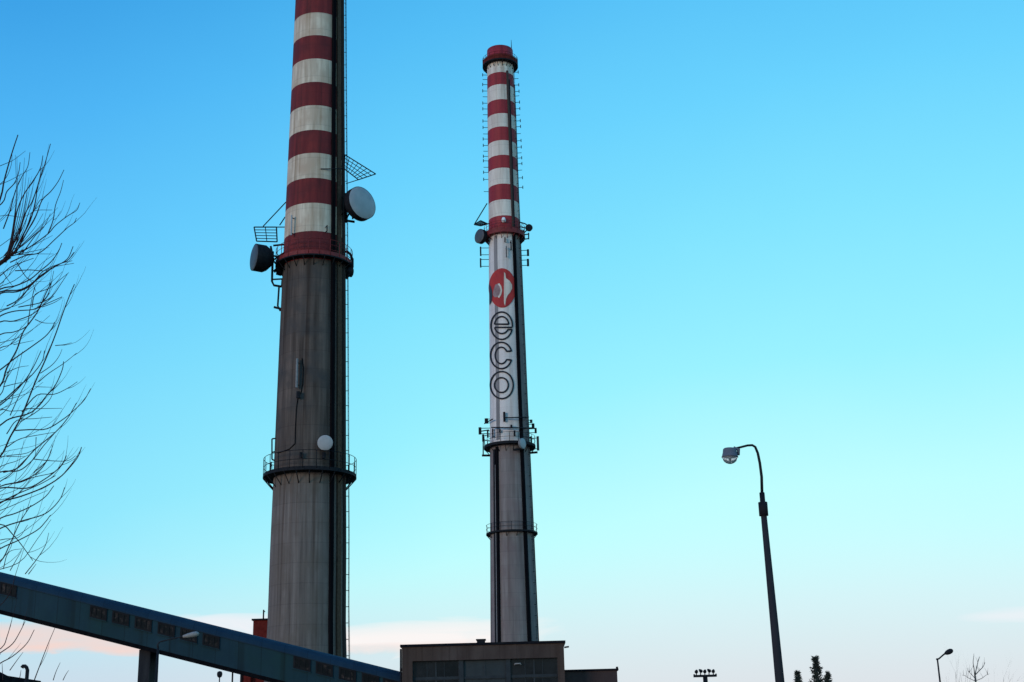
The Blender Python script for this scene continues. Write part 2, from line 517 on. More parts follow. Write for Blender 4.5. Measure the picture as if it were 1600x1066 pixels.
def ring_platform(ch, root, z, width, thick, rail_h, mat_deck, mat_rail, nposts=20, rails=(0.5, 1.0), bracket=True, toe=0.15, arc=None):
    r_ = ch.r(z)
    ro = r_ + width
    mb = MB()
    mb.lathe([(r_ - 0.05, z), (ro, z), (ro, z - thick), (r_ - 0.05, z - thick)], (ch.X, ch.Y, 0), n=64, sm=False)
    if bracket:
        for k in range(nposts):
            a = 2 * pi * (k + 0.5) / nposts
            d = Vector((sin(a), -cos(a), 0)); t = Vector((cos(a), sin(a), 0)) * 0.06
            c = Vector((ch.X, ch.Y, 0))
            p1 = c + d * (r_ - 0.05) + Vector((0, 0, z - thick - width * 1.1))
            p2 = c + d * (ro - 0.1) + Vector((0, 0, z - thick))
            mb.tube([p1, p2], 0.07, 4)
    pl = mb.build('platform', mat_deck, root)
    rb = MB()
    rr = ro - 0.06
    for k in range(nposts):
        a = 2 * pi * k / nposts
        p = Vector((ch.X + rr * sin(a), ch.Y - rr * cos(a), z))
        rb.tube([p, p + Vector((0, 0, rail_h))], 0.045, 4)
    for f in rails:
        pts = [(ch.X + rr * sin(2 * pi * i / 64), ch.Y - rr * cos(2 * pi * i / 64), z + rail_h * f) for i in range(65)]
        rb.tube(pts, 0.04, 4, cap=False)
    if toe:
        rb.lathe([(rr, z + 0.005), (rr, z + toe), (rr - 0.02, z + toe), (rr - 0.02, z + 0.005)], (ch.X, ch.Y, 0), n=64, sm=False)
    rb.build('railing', mat_rail, pl)
    return pl


def tray(ch, root, phi, z0, z1, w, d, mt, name='cable_tray', off=0.12, step=6.0, phi1=None):
    mb = MB(); prev = None
    k = max(2, int((z1 - z0) / step))
    for i in range(k + 1):
        z = z0 + (z1 - z0) * i / k
        ph = phi if phi1 is None else phi + (phi1 - phi) * i / k
        t = Vector((cos(ph), sin(ph), 0)) * (w / 2)
        a, b = ch.surf(ph, z, off - 0.15), ch.surf(ph, z, off + d)
        base = len(mb.v)
        mb.v += [tuple(a - t), tuple(a + t), tuple(b + t), tuple(b - t)]
        if prev is not None: mb.quad_ring(prev, base, 4, sm=False)
        prev = base
    return mb.build(name, mt, root)


def ladder(ch, root, phi, z0, z1, off, w, mt, rung=0.6, bracket=2.0, rad=0.035):
    mb = MB()
    t = Vector((cos(phi), sin(phi), 0)) * (w / 2)
    for s in (-1, 1):
        pts = []
        k = 14
        for i in range(k + 1):
            z = z0 + (z1 - z0) * i / k
            pts.append(ch.surf(phi, z, off) + t * s)
        mb.tube(pts, rad, 4)
    z = z0
    while z < z1:
        p = ch.surf(phi, z, off)
        mb.tube([p - t, p + t], rad * 0.6, 4); z += rung
    z = z0
    while z < z1:
        mb.tube([ch.surf(phi, z, -0.1), ch.surf(phi, z, off + 0.02)], rad * 1.3, 4); z += bracket
    return mb.build('ladder', mt, root)


def drum_dish(name, label, centre, normal, R, dep, mount_to, m_face, m_body, cone=0.5, mount_r=0.12, group=None):
    normal = Vector(normal).normalized()
    c = Vector(centre)
    root = thing(name, label, 'antenna dish', c - normal * dep, group)
    mb = MB(); mb.lathe([(R * 0.985, 0.0), (R * 0.9, R * 0.05), (R * 0.6, R * 0.10), (R * 0.3, R * 0.125), (0.01, R * 0.13)], c, normal, 48)
    mb.build('radome', m_face, root)
    mb = MB(); mb.lathe([(R * 0.96, 0.02), (R, 0.02), (R * 1.0, -0.1), (R * 1.0, -dep), (R * 0.85, -dep - R * cone * 0.35), (R * 0.45, -dep - R * cone * 0.8), (R * 0.15, -dep - R * cone), (0.01, -dep - R * cone)], c, normal, 48)
    mb.build('shroud', m_body, root)
    mb = MB()
    back = c - normal * (dep + R * cone * 0.9)
    for q in mount_to:
        mb.tube([back, Vector(q)], mount_r, 6)
    v = Vector((0, 0, 1))
    mb.tube([back - v * R * 0.7, back + v * R * 0.7], mount_r * 1.1, 6)
    mb.build('mount', M['steel_dark'], root)
    return root


def panel_antenna(label, ch, px, py0, py1, wpx, mt, arms=True, dep=0.25, name='panel_antenna', group=None, cat='antenna'):
    p0, p1 = ch.place(px, py1), ch.place(px, py0)
    x = (p0.x + p1.x) / 2; y = min(p0.y, p1.y)
    w = wpx * depth(p0) / F / 2
    root = thing(name, label, cat, (x, y, p0.z), group)
    mb = MB()
    h = p1.z - p0.z
    prof = [(-w, 0), (-w * 0.7, -dep * 0.5), (0, -dep * 0.65), (w * 0.7, -dep * 0.5), (w, 0), (w * 0.8, dep * 0.4), (-w * 0.8, dep * 0.4)]
    k = len(prof)
    for z in (p0.z, p1.z):
        for a, b in prof: mb.v.append((x + a, y + b, z))
    mb.quad_ring(0, k, k, sm=False); mb.face(list(range(k))[::-1]); mb.face(range(k, 2 * k))
    mb.build('radome', mt, root)
    if arms:
        for f in (0.12, 0.88):
            z = p0.z + h * f
            v = Vector((ch.X - x, ch.Y - y, 0)); L_ = v.length
            v.normalize()
            e = Vector((x, y, z)) + v * (L_ - ch.r(z) + 0.05)
            bars('bracket', [[Vector((x, y, z)) + v * dep * 0.3, e]], 0.07, M['steel_dark'], root, 4)
    return root


def grating(parent, corners, nx, ny, r, mt, struts=(), name='ice_shield'):
    a, b, c, d = [Vector(p) for p in corners]      # a-b top edge, d-c bottom edge
    mb = MB()
    for i in range(nx + 1):
        f = i / nx
        mb.tube([a.lerp(b, f), d.lerp(c, f)], r * (1.4 if i in (0, nx) else 0.9), 4)
    for j in range(ny + 1):
        f = j / ny
        mb.tube([a.lerp(d, f), b.lerp(c, f)], r * (1.4 if j in (0, ny) else 0.9), 4)
    for p, q in struts: mb.tube([p, q], r * 1.2, 4)
    return mb.build(name, mt, parent)


# ---- the thick chimney on the left
c1 = Chimney(170, 479, 1000, [(1200, 70.5), (1000, 61), (860, 59), (740, 56), (460, 49.5), (300, 45), (160, 41), (0, 37), (-300, 29)])
CH1 = thing('striped_chimney', 'thick sooty chimney with red and white bands, running out of the top of the photo', 'chimney', (c1.X, c1.Y, 0))
edges = [404, 361, 317, 278, 239, 203, 164.5, 128, 91.6, 55, 19.5, -16, -51, -86, -120, -154, -188, -222, -255]
zs = [c1.z_front(e) for e in edges]
zring = c1.z_front(738)
bands = [(0, zring, 0), (zring, zs[0], 1)]
for i in range(len(zs) - 1): bands.append((zs[i], zs[i + 1], 2 if i % 2 == 0 else 3))
shaft(c1, CH1, bands, [M['conc_low'], M['conc_dark'], M['red'], M['white']], None)
ring_platform(c1, CH1, zring + 0.3, 1.35, 0.22, 2.3, M['steel_dark'], M['steel_dark'], 22, (0.5, 1.0), toe=0.25)
zup = c1.z_front(404)
ring_platform(c1, CH1, zup + 0.35, 1.0, 0.18, 2.2, M['steel_dark'], M['steel_red'], 22, (0.35, 0.68, 1.0), toe=0.55)
ztop1 = bands[-1][1]
tray(c1, CH1, radians(43.5), 0, ztop1 - 6, 0.45, 0.28, M['tray'])
tray(c1, CH1, radians(74), 0, ztop1 - 6, 0.4, 0.22, M['dust'])
tray(c1, CH1, radians(59), 0, ztop1 - 8, 0.75, 0.12, M['rust'], name='drain_pipe')  # no real pipe: brown strip colours in the shaded shaft between the trays
ladder(c1, CH1, radians(86), 2, ztop1 - 4, 0.42, 0.55, M['steel_dark'])
def dens_px(pts, step=4.0):
    out = []
    for (ax, ay), (bx_, by) in zip(pts, pts[1:]):
        m_ = max(1, int(sqrt((bx_ - ax) ** 2 + (by - ay) ** 2) / step))
        out += [(ax + (bx_ - ax) * j / m_, ay + (by - ay) * j / m_) for j in range(m_)]
    return out + [pts[-1]]


# footing and loose cables
mb = MB()
mb.lathe([(c1.r(0) + 0.45, 0), (c1.r(0) + 0.45, 1.2), (c1.r(1.4) - 0.02, 1.4)], (c1.X, c1.Y, 0), n=64)
mb.build('base_ring', M['conc_low'], CH1)
for cab in ([(466, 618), (463, 640), (461.5, 670), (461, 693), (452, 702), (440, 706), (434, 708)], [(472, 560), (474, 575), (473, 600), (470, 615)]):
    mb = MB(); mb.tube([c1.hit(x, y, 0.06) for x, y in dens_px(cab)], 0.06, 5); mb.build('cable', M['tray'], CH1)

# microwave dishes and their ice shields
e1 = c1.r(c1.z_axis(317))
dc = W(566, 317, c1.Y - 2.0)
ms = [c1.surf(radians(70), dc.z + 1.2), c1.surf(radians(70), dc.z - 1.4), c1.surf(radians(95), dc.z - 1.6)]
drum_dish('microwave_dish', 'large pale drum dish facing right on the thick chimney, under a tilted grating', dc, (0.72, -0.69, 0.06), 27 * depth(dc) / F, 0.95, ms, M['dish'], M['steel_dark'])
dc2 = W(397, 402, c1.Y - 3.2)
ms = [c1.surf(radians(-70), dc2.z + 1.2), c1.surf(radians(-70), dc2.z - 1.4)]
drum_dish('microwave_dish', 'dark drum dish turned to the left beside the red railing of the thick chimney', dc2, (-0.88, -0.46, 0.03), 21.5 * depth(dc2) / F, 1.35, ms, M['dish_dark'], M['steel_dark'], cone=0.75)
dc3 = c1.hit(508, 692, 1.1)
ms = [c1.hit(508, 688), c1.hit(506, 702)]
drum_dish('microwave_dish', 'small round pale dish facing the viewer above the lower walkway of the thick chimney', dc3, (0.1, -1.0, -0.18), 12.5 * depth(dc3) / F, 0.25, ms, M['dish'], M['steel_dark'], mount_r=0.08)

Yg = c1.Y - 1.0
q = [W(539, 242, Yg), W(587, 272, Yg - 1.5), W(560, 281, Yg - 2.6), W(538, 264, Yg - 1.8)]
grating(CH1, q, 7, 4, 0.055, M['steel_dark'], [(c1.surf(radians(75), q[0].z), q[0]), (q[2], W(541, 287, Yg)), (q[3], c1.hit(501, 264, 0.1))])
q = [W(397, 355, Yg), W(432, 355, Yg + 0.5), W(433, 378, Yg - 1.0), W(401, 377, Yg - 1.6)]
grating(CH1, q, 2, 5, 0.065, M['steel_dark'], [(q[0], W(449, 355, Yg + 0.5)), (W(411, 354, Yg), c1.surf(radians(-80), c1.z_axis(318))), (W(437, 352, Yg), c1.surf(radians(-80), c1.z_axis(341)))])
# bent steel hanger under the left dish
P = lambda px, py, dy=0: W(px, py, c1.Y - 1.0 + dy)
bars('antenna_bracket', [[P(423, 385), P(426, 400), P(425, 440), P(428, 446), P(440, 448)]], 0.16, M['steel_dark'], CH1, 6)
bars('antenna_bracket', [[P(424, 437), P(444, 436)]], 0.12, M['steel_dark'], CH1, 5)
bars('antenna_bracket', [[P(427, 384), P(447, 382)]], 0.14, M['steel_dark'], CH1, 5)
bars('antenna_bracket', [[P(427, 400), P(446, 404)]], 0.14, M['steel_dark'], CH1, 5)
bars('antenna_bracket', [[P(436, 448), P(434, 478), P(438, 486)]], 0.13, M['steel_dark'], CH1, 6)
bars('antenna_bracket', [[P(428, 480), P(440, 483), P(443, 487)]], 0.16, M['steel_dark'], CH1, 6)
bars('antenna_bracket', [[P(428, 425), P(446, 410)]], 0.22, M['steel_dark'], CH1, 5)
bars('antenna_bracket', [[P(440, 448), P(441, 436)]], 0.12, M['steel_dark'], CH1, 5)
# clutter on the right of the upper walkway
bars('antenna_bracket', [[P(540, 393), P(546, 396), P(551, 405), P(551, 417), P(546, 428), P(541, 436)]], 0.17, M['steel_dark'], CH1, 6)
bars('antenna_bracket', [[P(537, 410), P(550, 414)]], 0.25, M['steel_dark'], CH1, 6)
bars('antenna_bracket', [[P(540, 424), P(550, 420)]], 0.2, M['steel_dark'], CH1, 6)
bars('antenna_bracket', [[P(541, 345), P(554, 347)]], 0.18, M['steel_dark'], CH1, 5)
bars('antenna_bracket', [[P(541, 302), P(541, 348)]], 0.16, M['steel_dark'], CH1, 5)
bars('antenna_bracket', [[P(527, 338), P(543, 346)]], 0.2, M['steel_dark'], CH1, 5)
dc = W(549.5, 426, c1.Y - 0.5)
drum_dish('microwave_dish', 'small dark drum under the right end of the red railed walkway, thick chimney', dc, (0.8, 0.5, 0.0), 7.5 * depth(dc) / F, 0.5, [c1.surf(radians(80), dc.z)], M['steel_dark'], M['steel_dark'], mount_r=0.14)
dc = W(434, 421, c1.Y - 0.8)
drum_dish('microwave_dish', 'small dark drum under the left end of the red railed walkway, thick chimney', dc, (-0.75, -0.1, 0.2), 9 * depth(dc) / F, 0.6, [c1.surf(radians(-80), dc.z)], M['steel_dark'], M['steel_dark'], mount_r=0.14)
panel_antenna('tall pale panel antenna flat against the dark middle of the thick chimney', c1, 464, 561, 606, 3.8, M['panel'], dep=0.3)
panel_antenna('pale slim panel antenna on the lowest white band of the thick chimney', c1, 455.5, 337, 368, 2.6, M['dish'], dep=0.2)
panel_antenna('short dark box antenna just below the tall pale panel on the thick chimney', c1, 466, 612, 622, 6, M['steel_dark'], dep=0.3)
panel_antenna('small dark antenna at the right of the lowest white band on the thick chimney', c1, 511, 352, 362, 1.8, M['steel_dark'], dep=0.15)
panel_antenna('stubby dark antenna left of the small round dish foot on the thick chimney', c1, 470, 707, 715, 4, M['steel_dark'], dep=0.3)
panel_antenna('squat dark antenna box right under the small round dish on the thick chimney', c1, 506, 707, 716, 6, M['steel_dark'], dep=0.3)
# tall cage at the left of the lower walkway
Pl = lambda px, py: W(px, py, c1.Y - 1.5)
for a, b in (((425, 686), (425, 718)), ((431, 685), (431, 722)), ((425, 686), (432, 685)), ((425, 707), (450, 702)), ((425, 718), (434, 722)), ((424, 722), (421, 745)), ((450, 702), (461, 694))):
    bars('antenna_bracket', [[Pl(*a), Pl(*b)]], 0.1, M['steel_dark'], CH1)

# ---- the slimmer chimney in the middle
c2 = Chimney(250, 796.5, 700, [(1200, 41.2), (1000, 37.5), (880, 35), (750, 32.3), (640, 29.6), (520, 27.6), (300, 23.4), (180, 22), (70, 20)])
CH2 = thing('striped_chimney', 'slimmer red and white chimney seen to its tip, with emblem and outlined letters', 'chimney', (c2.X, c2.Y, 0))
ed2 = [362, 336.5, 311.5, 287, 262, 242, 219, 197.6, 176.8, 155, 131.6, 112.5, 90.5, 70]
z2 = [c2.z_front(e) for e in ed2]
zp = c2.z_front(692)
bands = [(0, zp, 0), (zp, z2[0], 1)]
for i in range(len(z2) - 1): bands.append((z2[i], z2[i + 1], 2 if i % 2 == 0 else 3))
shaft(c2, CH2, bands, [M['conc2'], M['logo_white'], M['red2'], M['white2']], (1, radians(35), 0))
zt2 = z2[-1]
zc = z2[-2]
ring_platform(c2, CH2, zc - 0.5, 0.95, 0.25, 1.6, M['steel_dark'], M['steel_rust_red'], 20, (0.4, 0.7, 1.0), toe=1.0)
ring_platform(c2, CH2, z2[0] + 0.2, 0.95, 0.55, 1.9, M['steel_red'], M['steel_red'], 18, (0.35, 0.7, 1.0), toe=0.5)
ring_platform(c2, CH2, zp + 0.2, 1.15, 0.5, 1.7, M['steel_dark'], M['steel_dark'], 18, (0.5, 1.0), toe=0.0)
ring_platform(c2, CH2, c2.z_front(828), 0.75, 0.3, 1.5, M['steel_dark'], M['steel_dark'], 14, (0.5, 1.0), toe=0.0)
tray(c2, CH2, radians(36), 0, z2[0] - 0.6, 0.5, 0.28, M['tray'], phi1=radians(33))
tray(c2, CH2, radians(33), z2[0] + 0.5, zt2 - 6, 0.42, 0.12, M['dust'], phi1=radians(29))
tray(c2, CH2, radians(-37), 0, zp - 0.6, 0.5, 0.28, M['tray'])
tray(c2, CH2, radians(-34), zp + 0.8, z2[0] - 0.6, 0.75, 0.06, M['sign_grey'], off=0.0)  # run in the same white paint, its shade given as grey colour
tray(c2, CH2, radians(41), 0, zt2 - 8, 0.2, 0.2, M['steel_dark'], name='drain_pipe', phi1=radians(36))
tray(c2, CH2, radians(-46), 0, zp - 1, 0.4, 0.25, M['steel_dark'])
tray(c2, CH2, radians(88), 0, zt2 - 8, 0.4, 0.1, M['tray'], off=0.0)
tray(c2, CH2, radians(-41.5), 4, zp - 4, 0.28, 0.2, M['panel'], name='drain_pipe')
ladder(c2, CH2, radians(62), 2, zt2 - 4, 0.35, 0.5, M['steel_dark'], rung=0.8)
mb = MB(); b_ = Vector((c2.X + c2.r(zt2) * 0.9, c2.Y, zt2)); mb.tube([b_ - Vector((0, 0, 0.6)), b_ + Vector((0, 0, 2.6))], [0.12, 0.04], 5)
mb.build('lightning_rod', M['steel_dark'], CH2)
mb = MB(); b_ = c2.hit(787, 344, 0.35); mb.lathe([(0.01, 0.55), (0.3, 0.5), (0.42, 0.1), (0.42, -0.3), (0.25, -0.5), (0.01, -0.55)], b_, (0, 0, 1), 14)
mb.build('warning_light', mat('lamp_white_glass', (0.85, 0.85, 0.85), (0.9, 0.9, 0.9), 2, rough=0.3), CH2)
# short stubs sticking out on both sides of the striped shaft
for s, ys in ((-1, (118, 125, 133, 143, 152, 162, 171, 180, 190, 200, 210, 218, 228, 237, 245, 252, 262, 270, 281, 300)), (1, (115, 125, 135, 145, 152, 162, 172, 182, 191, 200, 211, 222, 232, 241, 249, 258, 268, 280, 295))):
    for i, py in enumerate(ys):
        z = c2.z_axis(py); ph = radians(s * 84)
        mb = MB()
        a, b = c2.surf(ph, z, -0.05), c2.surf(ph, z, 0.95)
        mb.tube([a, b], 0.06, 5)
        if i % 3 != 1: mb.tube([b + Vector((0, 0, -0.3)), b + Vector((0, 0, 0.35))], 0.085, 5)
        mb.build('stub_antenna', M['steel_dark'], CH2)


# painted marks on the shaft
def dens(pts, closed=False, step=1.2):
    out = []
    k = len(pts)
    for i in range(k if closed else k - 1):
        a, b = Vector((*pts[i], 0)), Vector((*pts[(i + 1) % k], 0))
        m_ = max(1, int((b - a).length / step))
        for j in range(m_): out.append(tuple((a.lerp(b, j / m_))[:2]))
    if not closed: out.append(tuple(pts[-1]))
    return out


def ribbon(mb, ch, pts, w, closed=False, off=0.12):
    pts = dens(pts, closed)
    k = len(pts)
    base = len(mb.v)
    for i, (x, y) in enumerate(pts):
        p, q = (pts[(i - 1) % k], pts[(i + 1) % k]) if closed else (pts[max(i - 1, 0)], pts[min(i + 1, k - 1)])
        dx, dy = q[0] - p[0], q[1] - p[1]
        l = sqrt(dx * dx + dy * dy) or 1
        nx, ny = -dy / l * w / 2, dx / l * w / 2
        for s in (1, -1):
            h = ch.hit(x + nx * s, y + ny * s, off)
            mb.v.append(tuple(h))
    for i in range(k if closed else k - 1):
        j = (i + 1) % k
        mb.face((base + 2 * i, base + 2 * i + 1, base + 2 * j + 1, base + 2 * j))


def fill(mb, ch, pts, off=0.03, rings=6):
    """star-shaped outline filled from its centre, laid onto the shaft"""
    pts = dens(pts, True, 1.5)
    k = len(pts)
    cx, cy = sum(p[0] for p in pts) / k, sum(p[1] for p in pts) / k
    prev = None
    for j in range(rings + 1):
        f = max(0.02, j / rings); b = len(mb.v)
        for x, y in pts: mb.v.append(tuple(ch.hit(cx + (x - cx) * f, cy + (y - cy) * f, off)))
        if prev is not None: mb.quad_ring(prev, b, k, sm=False)
        else: mb.face(range(b, b + k))
        prev = b


def ell(cx, cy, rx, ry, a0=0, a1=360, n=40):
    return [(cx + rx * cos(radians(a0 + (a1 - a0) * i / n)), cy - ry * sin(radians(a0 + (a1 - a0) * i / n))) for i in range(n + (0 if abs(a1 - a0) >= 360 else 1))]


def zq(x, y, y0=400): return (700 + x / 8.883, y0 + y / 8.883)


mb = MB(); fill(mb, c2, ell(784.6, 450, 21.3, 30.8), 0.10, 8)
emblem = mb.build('painted_emblem', M['logo_red'], CH2)
mb = MB()
fill(mb, c2, [zq(*p) for p in ((778, 225), (795, 240), (805, 310), (855, 345), (888, 400), (890, 455), (860, 510), (825, 550), (805, 600), (793, 690), (778, 660), (776, 540), (776, 380))], 0.16, 4)
mb.build('painted_wave', M['white2'], emblem)
mb = MB(); fill(mb, c2, [zq(*p) for p in ((655, 400), (690, 385), (725, 410), (742, 450), (740, 500), (724, 545), (695, 570), (650, 575), (622, 545), (628, 495), (640, 445))], 0.14, 4)
mb.build('painted_crescent', mat('faded_pink_grey_paint', (0.24, 0.15, 0.16), (0.36, 0.26, 0.27), 1.2, rough=0.7), emblem)
mb = MB(); ribbon(mb, c2, [zq(*p) for p in ((700, 385), (728, 420), (740, 480), (728, 535), (700, 578))], 2.6, False, 0.18)
mb.build('painted_crescent_edge', M['white2'], emblem)
mb = MB(); fill(mb, c2, [(764.2, 444), (766.5, 447), (769, 455), (769.5, 463), (767.5, 472), (764.6, 477)], 0.14, 3)
mb.build('painted_patch', M['spandrel'], emblem)
LW = 2.5
mb = MB()            # e
o_ = (783.8, 509.0); R1, R2 = (16.9, 21.4), (11.3, 14.3)
top, bot = 2.2, 5.2
out = ell(*o_, *R1, -5, 344, 60)
inn = ell(o_[0], o_[1], R2[0], R2[1] * 0.86, 330, 180 + 16, 24)
ribbon(mb, c2, out + inn + [(o_[0] - R2[0] * 0.85, o_[1] + 2.6), (o_[0] + R1[0], o_[1] + 2.6)], LW, False)
ribbon(mb, c2, ell(*o_, *R2, 8, 172, 24) + [(o_[0] - R2[0], o_[1] - 2.4), (o_[0] + R2[0], o_[1] - 2.4)], LW, True)
mb.build('painted_letter', M['letter'], CH2)
mb = MB()            # c
o_ = (783.2, 555.5)
ribbon(mb, c2, ell(o_[0], o_[1], 16.9, 20.6, 20, 340, 60) + ell(o_[0], o_[1], 9.6, 12.9, 330, 30, 40), LW, True)
mb.build('painted_letter', M['letter'], CH2)
mb = MB()            # o
ribbon(mb, c2, ell(784.0, 601.8, 18.0, 21.2), LW, True)
ribbon(mb, c2, ell(783.4, 601.8, 10.8, 11.6), LW, True)
mb.build('painted_letter', M['letter'], CH2)

# dishes and antennas of the slimmer chimney
dc = W(749, 369, c2.Y - 2)
drum_dish('microwave_dish', 'dark drum dish turned left at the red railing of the slimmer chimney', dc, (-0.75, -0.66, 0), 11.5 * depth(dc) / F, 0.8, [c2.surf(radians(-75), dc.z + 0.6), c2.surf(radians(-75), dc.z - 0.6)], M['dish_dark'], M['steel_dark'], cone=0.4, mount_r=0.1)
dc = W(827, 355.5, c2.Y - 1.5)
drum_dish('microwave_dish', 'small dark dish on a bent arm, right of the red railing of the slimmer chimney', dc, (0.3, -0.95, 0), 5.6 * depth(dc) / F, 0.4, [c2.surf(radians(80), dc.z + 0.6), c2.surf(radians(80), dc.z - 1.6)], M['steel_dark'], M['steel_dark'], mount_r=0.12)
dc = c2.hit(817, 693, 1.5)
drum_dish('microwave_dish', 'small pale dish edge-on against the middle gallery of the slimmer chimney', dc, (0.85, -0.6, 0), 8.5 * depth(dc) / F, 0.3, [c2.hit(815, 694)], M['dish'], M['panel'], mount_r=0.08)
q = [W(741, 351, c2.Y - 1), W(751, 345, c2.Y), W(762, 350, c2.Y - 1), W(751, 353, c2.Y - 2)]
grating(CH2, q, 5, 4, 0.09, M['steel_dark'], [(q[0], W(761, 318, c2.Y)), (q[2], c2.surf(radians(-70), q[2].z))])
Q = lambda px, py: W(px, py, c2.Y - 0.6)
for a, b in (((811, 347), (821, 350)), ((821, 350), (826, 355)), ((812, 368), (826, 366)), ((813, 375), (826, 373)), ((818, 360), (818, 377)), ((826, 364), (826, 374))):
    bars('antenna_bracket', [[Q(*a), Q(*b)]], 0.13, M['steel_dark'], CH2)
bars('antenna_bracket', [[Q(814, 370), Q(817, 376), Q(812, 379)]], 0.35, M['steel_dark'], CH2, 6)
AN = [  # px, y0, y1, width, material, words
    (751, 386, 400, 2.4, 'steel_dark', 'upper dark panel antenna on side arms left of the letters, slimmer chimney'),
    (751, 404, 418, 2.4, 'steel_dark', 'lower dark panel antenna on side arms left of the letters, slimmer chimney'),
    (825, 390, 400, 3.4, 'steel_dark', 'upper dark panel antenna on side arms right of the letters, slimmer chimney'),
    (825, 405, 416, 3.4, 'steel_dark', 'lower dark panel antenna on side arms right of the letters, slimmer chimney'),
    (789, 371, 378, 1.8, 'steel_dark', 'tiny dark antenna on the white shaft just under the red gallery, nearer its middle'),
    (798.5, 376, 391, 1.8, 'steel_dark', 'slender dark antenna on the white shaft beside the black cable run, above the emblem'),
    (791, 385, 402, 1.4, 'steel_dark', 'thin dark rod antenna on the white shaft right above the red emblem'),
    (750, 668, 679, 4.6, 'steel_dark', 'leftmost dark box antenna at the middle gallery of the slimmer chimney'),
    (755, 679, 690, 3.6, 'steel_dark', 'dark box antenna below the leftmost one at the middle gallery'),
    (760, 654, 662, 5.5, 'steel_dark', 'upper left dark antenna box at the middle gallery rail, slimmer chimney'),
    (788, 644, 659, 3.6, 'steel_dark', 'dark upright antenna on the white shaft between the letters and the middle gallery'),
    (833, 662, 669, 4.4, 'steel_dark', 'small dark antenna box at the upper right of the middle gallery'),
    (837, 669, 677, 3.4, 'steel_dark', 'dark antenna box at the right end of the middle gallery rail'),
    (840.5, 682, 704, 3.8, 'spandrel', 'tall grey-blue cylinder antenna hanging outermost right at the middle gallery'),
    (804, 673, 682, 3.0, 'steel_dark', 'dark stub antenna in front of the middle gallery, left of the pale dish'),
    (762, 672, 684, 2.6, 'steel_dark', 'slim dark antenna between the gallery edge and shaft, left end of the middle gallery'),
    (781, 671, 676, 2.6, 'steel_dark', 'tiny dark box in front of the white shaft just above the middle gallery'),
    (799, 664, 668, 3.2, 'steel_dark', 'tiny dark box on the upper rail left of the black cable run, middle gallery'),
    (830, 656, 661, 4.0, 'spandrel', 'topmost grey-blue antenna box at the upper right of the middle gallery'),
    (830, 682, 694, 3.0, 'steel_dark', 'dark upright antenna behind the right end of the middle gallery ring'),
    (770, 670, 684, 2.4, 'steel_dark', 'dark upright antenna at the front left of the middle gallery')]
for px, y0, y1, w, mt, lab in AN:
    panel_antenna(lab, c2, px, y0, y1, w, M[mt], dep=0.3)
for a, b in (((789, 653), (826, 652)), ((768, 668), (826, 669)), ((757, 662), (770, 655)), ((753, 712), (766, 712)), ((827, 708), (840, 707)), ((755, 690), (755, 711)), ((826, 669), (838, 670)), ((752, 674), (764, 672)), ((803, 703), (818, 702))):
    A_, B_ = c2.place(*a, 0.8), c2.place(*b, 0.8)
    if a[0] < 782 < b[0] or (a[0] > 770 and b[0] > 815 and a[0] < 815):
        pts = [c2.place(a[0] + (b[0] - a[0]) * i / 8, a[1] + (b[1] - a[1]) * i / 8, 0.8) for i in range(9)]
    else: pts = [A_, B_]
    bars('antenna_rail', [pts], 0.12 if a[1] < 700 else 0.22, M['steel_dark'], CH2)

# ------------------------------------------------------------------ conveyor gallery
YG = 96.0
A0, B0 = W(-420, 788.5, YG + 1.0), W(640, 1052.5, YG + 1.0)
HTOP = 2.80
def gal_z(x): return A0.z + (B0.z - A0.z) * (x - A0.x) / (B0.x - A0.x) - HTOP
GA = thing('conveyor_gallery', 'long dark blue enclosed conveyor gallery sloping down from the left into the flat roofed building', 'conveyor bridge', ((A0.x + B0.x) / 2, YG, 0))
def sweep(prof, x0, x1, n, closed=True):
    mb = MB(); prev = None; k = len(prof)
    for i in range(n + 1):
        x = x0 + (x1 - x0) * i / n
        b = len(mb.v)
        for d, h in prof: mb.v.append((x, YG + d, gal_z(x) + h))
        if prev is not None:
            for j in range(k if closed else k - 1):
                a, c = j, (j + 1) % k
                mb.face((prev + a, prev + c, b + c, b + a), sm=False)
        else: mb.face(range(b, b + k))
        prev = b
    mb.face(list(range(prev, prev + k))[::-1])
    return mb
X0, X1 = A0.x, B0.x
sweep([(0, 0.12), (0, 2.02), (2.8, 2.02), (2.8, 0.12)], X0, X1, 40).build('wall', M['gal_wall'], GA)
sweep([(-0.05, 2.03), (-0.05, 2.12), (0.12, 2.40), (0.42, 2.62), (0.85, 2.74), (1.4, 2.79), (1.95, 2.74), (2.38, 2.62), (2.68, 2.40), (2.85, 2.12), (2.85, 2.03)], X0, X1, 40).build('roof', M['gal_roof'], GA)
fl = sweep([(-0.06, -0.16), (-0.06, 0.11), (2.86, 0.11), (2.86, -0.16)], X0, X1, 40)
fl.build('floor_frame', M['tray'], GA)
sl = (B0.z - A0.z) / (B0.x - A0.x)
